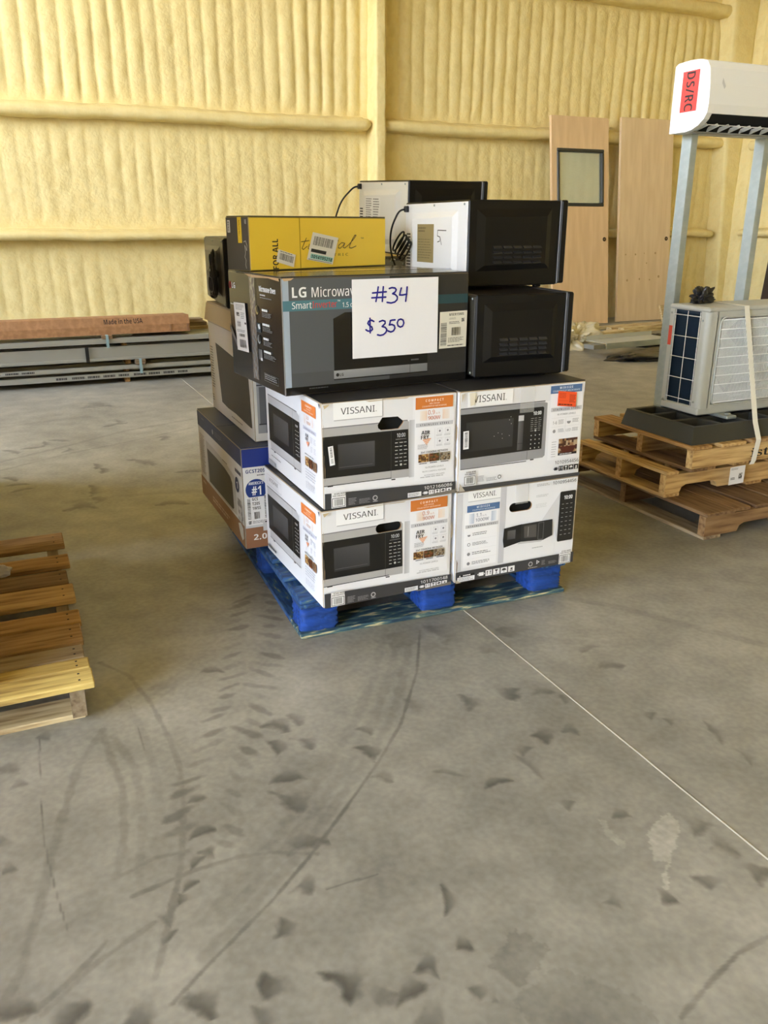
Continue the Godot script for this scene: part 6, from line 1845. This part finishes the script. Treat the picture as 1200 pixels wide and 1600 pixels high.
	for x in [0.555, 1.655]:
		var o := bpart("steel_band", Vector3(x, 0.19, -7.449), Vector3(x + 0.028, 0.322, -7.446), mats["black_rubber"], self, 0.0)
		o.name = numbered("steel_band")
		tag(o, ("black steel band on the steel pile below the long carton's middle" if x < 1.0 else "black steel band on the steel pile below the long carton's end"), "band", "black bands on the steel pile")
	var c := thing("long_carton", "long brown carton lettered Made in the USA on the steel pile", "box", Vector3(x0, 0.4155, -7.47))
	var L := 1.455 - x0
	var mb := MB.new()
	mb.prism(PackedVector2Array([Vector2(0, 0), Vector2(0.30, 0), Vector2(0.30, 0.128), Vector2(0.05, 0.136), Vector2(0.012, 0.066)]), Vector3.ZERO, Vector3(0, 0, -1), Vector3.UP, Vector3.RIGHT, L)
	part("carton_body", mb.done(), mats["kraft"], c)
	for x in [L - 0.17, L - 0.02]:
		bpart("end_band", Vector3(x - 0.008, 0.0, -0.010), Vector3(x + 0.008, 0.066, 0.001), mat("kraft_dark", c8(146, 108, 74), 0.85), c, 0.001)
	var f := face(Vector3(0, 0.136, -0.05), Vector3.RIGHT, Vector3(0, 0.5, 0.86).normalized(), L, 0.08)
	f.ed = Vector3(0, -0.07, 0.038).normalized()
	f.n = Vector3.RIGHT.cross(-f.ed)
	f.text("Made in the USA", (0.735 - x0) / L, 0.18, (1.055 - x0) / L, 0.76, c8(40, 30, 26), "bold")
	part("lettering", f.mb.done(), mats["matt_print"], c)
	for k in 3:
		var o := bpart("wooden_lath", Vector3(1.0, 0.3855 + 0.033 * k, -7.98 + 0.02 * k), Vector3(1.72 - 0.04 * k, 0.4175 + 0.033 * k, -7.84 + 0.02 * k), wood(["cream", "grey", "grey"][k], k), self, 0.002)
		o.name = numbered("wooden_lath")
		tag(o, ["pale wooden lath behind the long brown carton, lowest of three", "wooden lath behind the long brown carton, middle of three", "wooden lath behind the long brown carton, topmost of three"][k], "lath", "laths behind the long carton")

# ---------------------------------------------------------------- loose doors against the wall
func build_doors() -> void:
	var specs := [[6.745, 0.915, -9.50, 2.66, 7.4, true], [7.872, 0.905, -9.57, 2.68, 5.8, false]]
	for k in 2:
		var q: Array = specs[k]
		var d := thing("wooden_door", ["blond wooden door with a black framed window leaning on the wall", "plain blond wooden door with smudges leaning on the wall"][k], "door", Vector3(q[0], 0.0, q[2]))
		d.rotation_degrees = Vector3(-q[4], 0, 0)
		d.position.y = 0.0445 * sin(deg_to_rad(q[4])) + 0.001
		var w: float = q[1]
		var h: float = q[3]
		var m: Material = wood("veneer", k)
		var T := 0.044
		if q[5]:
			var wx0 := 0.10
			var wx1 := 0.815
			var wy0 := 1.565
			var wy1 := 2.245
			for b in [[0.0, 0.0, w, wy0], [0.0, wy1, w, h], [0.0, wy0, wx0, wy1], [wx1, wy0, w, wy1]]:
				var o := part("door_leaf", bmesh(Vector3(b[3] - b[1], b[2] - b[0], T), 0.0), m, d, Vector3((b[0] + b[2]) * 0.5, (b[1] + b[3]) * 0.5, -T * 0.5))
				o.rotation_degrees.z = 90
			for b in [[wx0 - 0.02, wy0 - 0.02, wx1 + 0.02, wy0 + 0.022], [wx0 - 0.02, wy1 - 0.022, wx1 + 0.02, wy1 + 0.02], [wx0 - 0.02, wy0 + 0.022, wx0 + 0.022, wy1 - 0.022], [wx1 - 0.022, wy0 + 0.022, wx1 + 0.02, wy1 - 0.022]]:
				bpart("window_frame", Vector3(b[0], b[1], -T - 0.008), Vector3(b[2], b[3], 0.014), mat("frame_black", c8(46, 48, 46), 0.4), d, 0.008)
			bpart("window_pane", Vector3(wx0 + 0.005, wy0 + 0.005, -0.025), Vector3(wx1 - 0.005, wy1 - 0.005, -0.019), mats["door_glass"], d, 0.0)
		else:
			var o := part("door_leaf", bmesh(Vector3(h, w, T), 0.002), m, d, Vector3(w * 0.5, h * 0.5, -T * 0.5))
			o.rotation_degrees.z = 90
			var f := face(Vector3(0, h, 0.0), Vector3.RIGHT, Vector3(0, 0, 1), w, h)
			for j in 9:
				f.disc([0.14, 0.33, 0.5, 0.72, 0.18, 0.42, 0.62, 0.8, 0.55][j], [0.66, 0.66, 0.655, 0.655, 0.79, 0.785, 0.79, 0.775, 0.705][j], [0.012, 0.014, 0.008, 0.016, 0.016, 0.014, 0.012, 0.018, 0.01][j], c8(186, 152, 106), 12)
			part("smudges", f.mb.done(), mats["matt_print"], d)
		var hole := MB.new(true)
		var hx := w - 0.065
		hole.tube(PackedVector3Array([Vector3(hx, 1.12, -0.03), Vector3(hx, 1.12, 0.0015)]), 0.028, 18)
		part("lock_bore", hole.done(), mat("bore_dark", c8(46, 34, 24), 0.8), d)
		var rim := MB.new(true)
		rim.tube(PackedVector3Array([Vector3(hx, 1.12, 0.0), Vector3(hx, 1.12, 0.003)]), 0.014, 12)
		part("bore_pin", rim.done(), mat("bore_light", c8(150, 118, 80), 0.7), d)

# ---------------------------------------------------------------- litter on the floor at the back
func build_litter() -> void:
	var p := part("plastic_sheeting", lump_mesh(Vector3(0.42, 0.25, 0.30), 0.6, 0.2, 21, 130, 70), mats["plastic_film"], self, Vector3(5.72, 0.0, -7.72))
	tag(p, "crumpled translucent plastic sheeting on the floor before the doors", "plastic sheet")
	for k in 5:
		var a: Vector3 = [Vector3(6.62, 0.0, -8.28), Vector3(6.85, 0.0, -8.46), Vector3(7.05, 0.045, -8.42), Vector3(7.1, 0.0, -8.72), Vector3(6.95, 0.0, -8.9)][k]
		var len: float = [1.9, 1.7, 1.2, 1.6, 1.3][k]
		var o := thing("trim_stick", ["long cream trim board lying nearest the black sack", "thin cream trim stick lying behind the long trim board", "cream trim stick lying across on top of the others", "cream trim board lying closest to the door foot", "short cream trim stick lying against the door foot"][k], "trim board", a, [14.0, 15.0, 13.0, 10.0, 6.0][k], "loose trim boards")
		bpart("stick", Vector3(0, 0, -0.09), Vector3(len, [0.055, 0.044, 0.03, 0.05, 0.04][k], 0.0), wood("cream", k), o, 0.004)
	var blk := thing("board_offcut", "pale board offcut propped on the trim sticks", "board", Vector3(8.02, 0.04, -8.78), 12.0)
	var o2 := part("offcut", bmesh(Vector3(0.17, 0.26, 0.03), 0.003), wood("cream", 1), blk, Vector3(0, 0.13, 0))
	o2.rotation_degrees.x = -20
	# grey metal sheet lying on a black sack
	var sack := part("black_sack", lump_mesh(Vector3(0.56, 0.072, 0.26), 0.4, 0.13, 33, 70, 30), mats["bag_black"], self, Vector3(5.98, 0.0, -6.72))
	tag(sack, "flat black plastic sack on the floor under the grey metal tray", "bag")
	var sack2 := part("black_sack", lump_mesh(Vector3(0.32, 0.12, 0.14), 0.4, 0.13, 35, 50, 26), mats["bag_black"], self, Vector3(6.62, 0.0, -7.45))
	sack2.name = numbered("black_sack_heap")
	tag(sack2, "black plastic sack heaped behind the grey metal tray", "bag")
	var tray := thing("metal_tray", "light grey metal tray on the black sack", "metal sheet", Vector3(5.62, 0.135, -6.96), 5.0)
	bpart("tray_face", Vector3(0, 0.0, -0.30), Vector3(0.95, 0.006, 0.0), mats["unit_grey"], tray, 0.001)
	bpart("tray_lip", Vector3(0, -0.055, -0.002), Vector3(0.95, 0.006, 0.004), mats["galvanised_steel"], tray, 0.001)
	bpart("tray_back", Vector3(0, 0.0, -0.305), Vector3(0.95, 0.05, -0.30), mats["unit_grey"], tray, 0.001)
	bpart("tray_end", Vector3(-0.16, -0.05, -0.16), Vector3(-0.002, -0.004, -0.01), mats["steel_dark"], tray, 0.002)
	var dk := thing("dark_board", "dark brown board leaning on the right wall", "board", Vector3(9.80, 0.0, -8.86))
	dk.rotation_degrees.z = -4.0
	bpart("board_panel", Vector3(-0.02, 0.002, 0.0), Vector3(0.02, 1.28, 0.9), mat("dark_board", c8(58, 44, 32), 0.7), dk, 0.003)

# softwood block with frayed, splintered faces; base centre at the origin
func rough_block(size: Vector3, seed_value: int) -> ArrayMesh:
	var nz := FastNoiseLite.new()
	nz.seed = 70 + seed_value
	nz.frequency = 1.0
	nz.fractal_octaves = 3
	return grid_mesh(48, 16, func(u: float, t: float) -> Vector3:
		var a := u * TAU + PI / 4.0
		var c := Vector2(cos(a), sin(a))
		var k := 1.0 / maxf(absf(c.x), absf(c.y))
		var r := minf(k, 1.30)
		var q := c * r
		var jag := 1.0 - 0.16 * absf(nz.get_noise_2d(cos(a) * 6.0 + sin(a) * 4.0 + t * 3.0, t * 7.0)) - 0.07 * absf(nz.get_noise_2d(t * 26.0, a * 2.0))
		return Vector3(q.x * size.x * 0.5 * jag, t * size.y, q.y * size.z * 0.5 * jag), Vector3.ZERO)
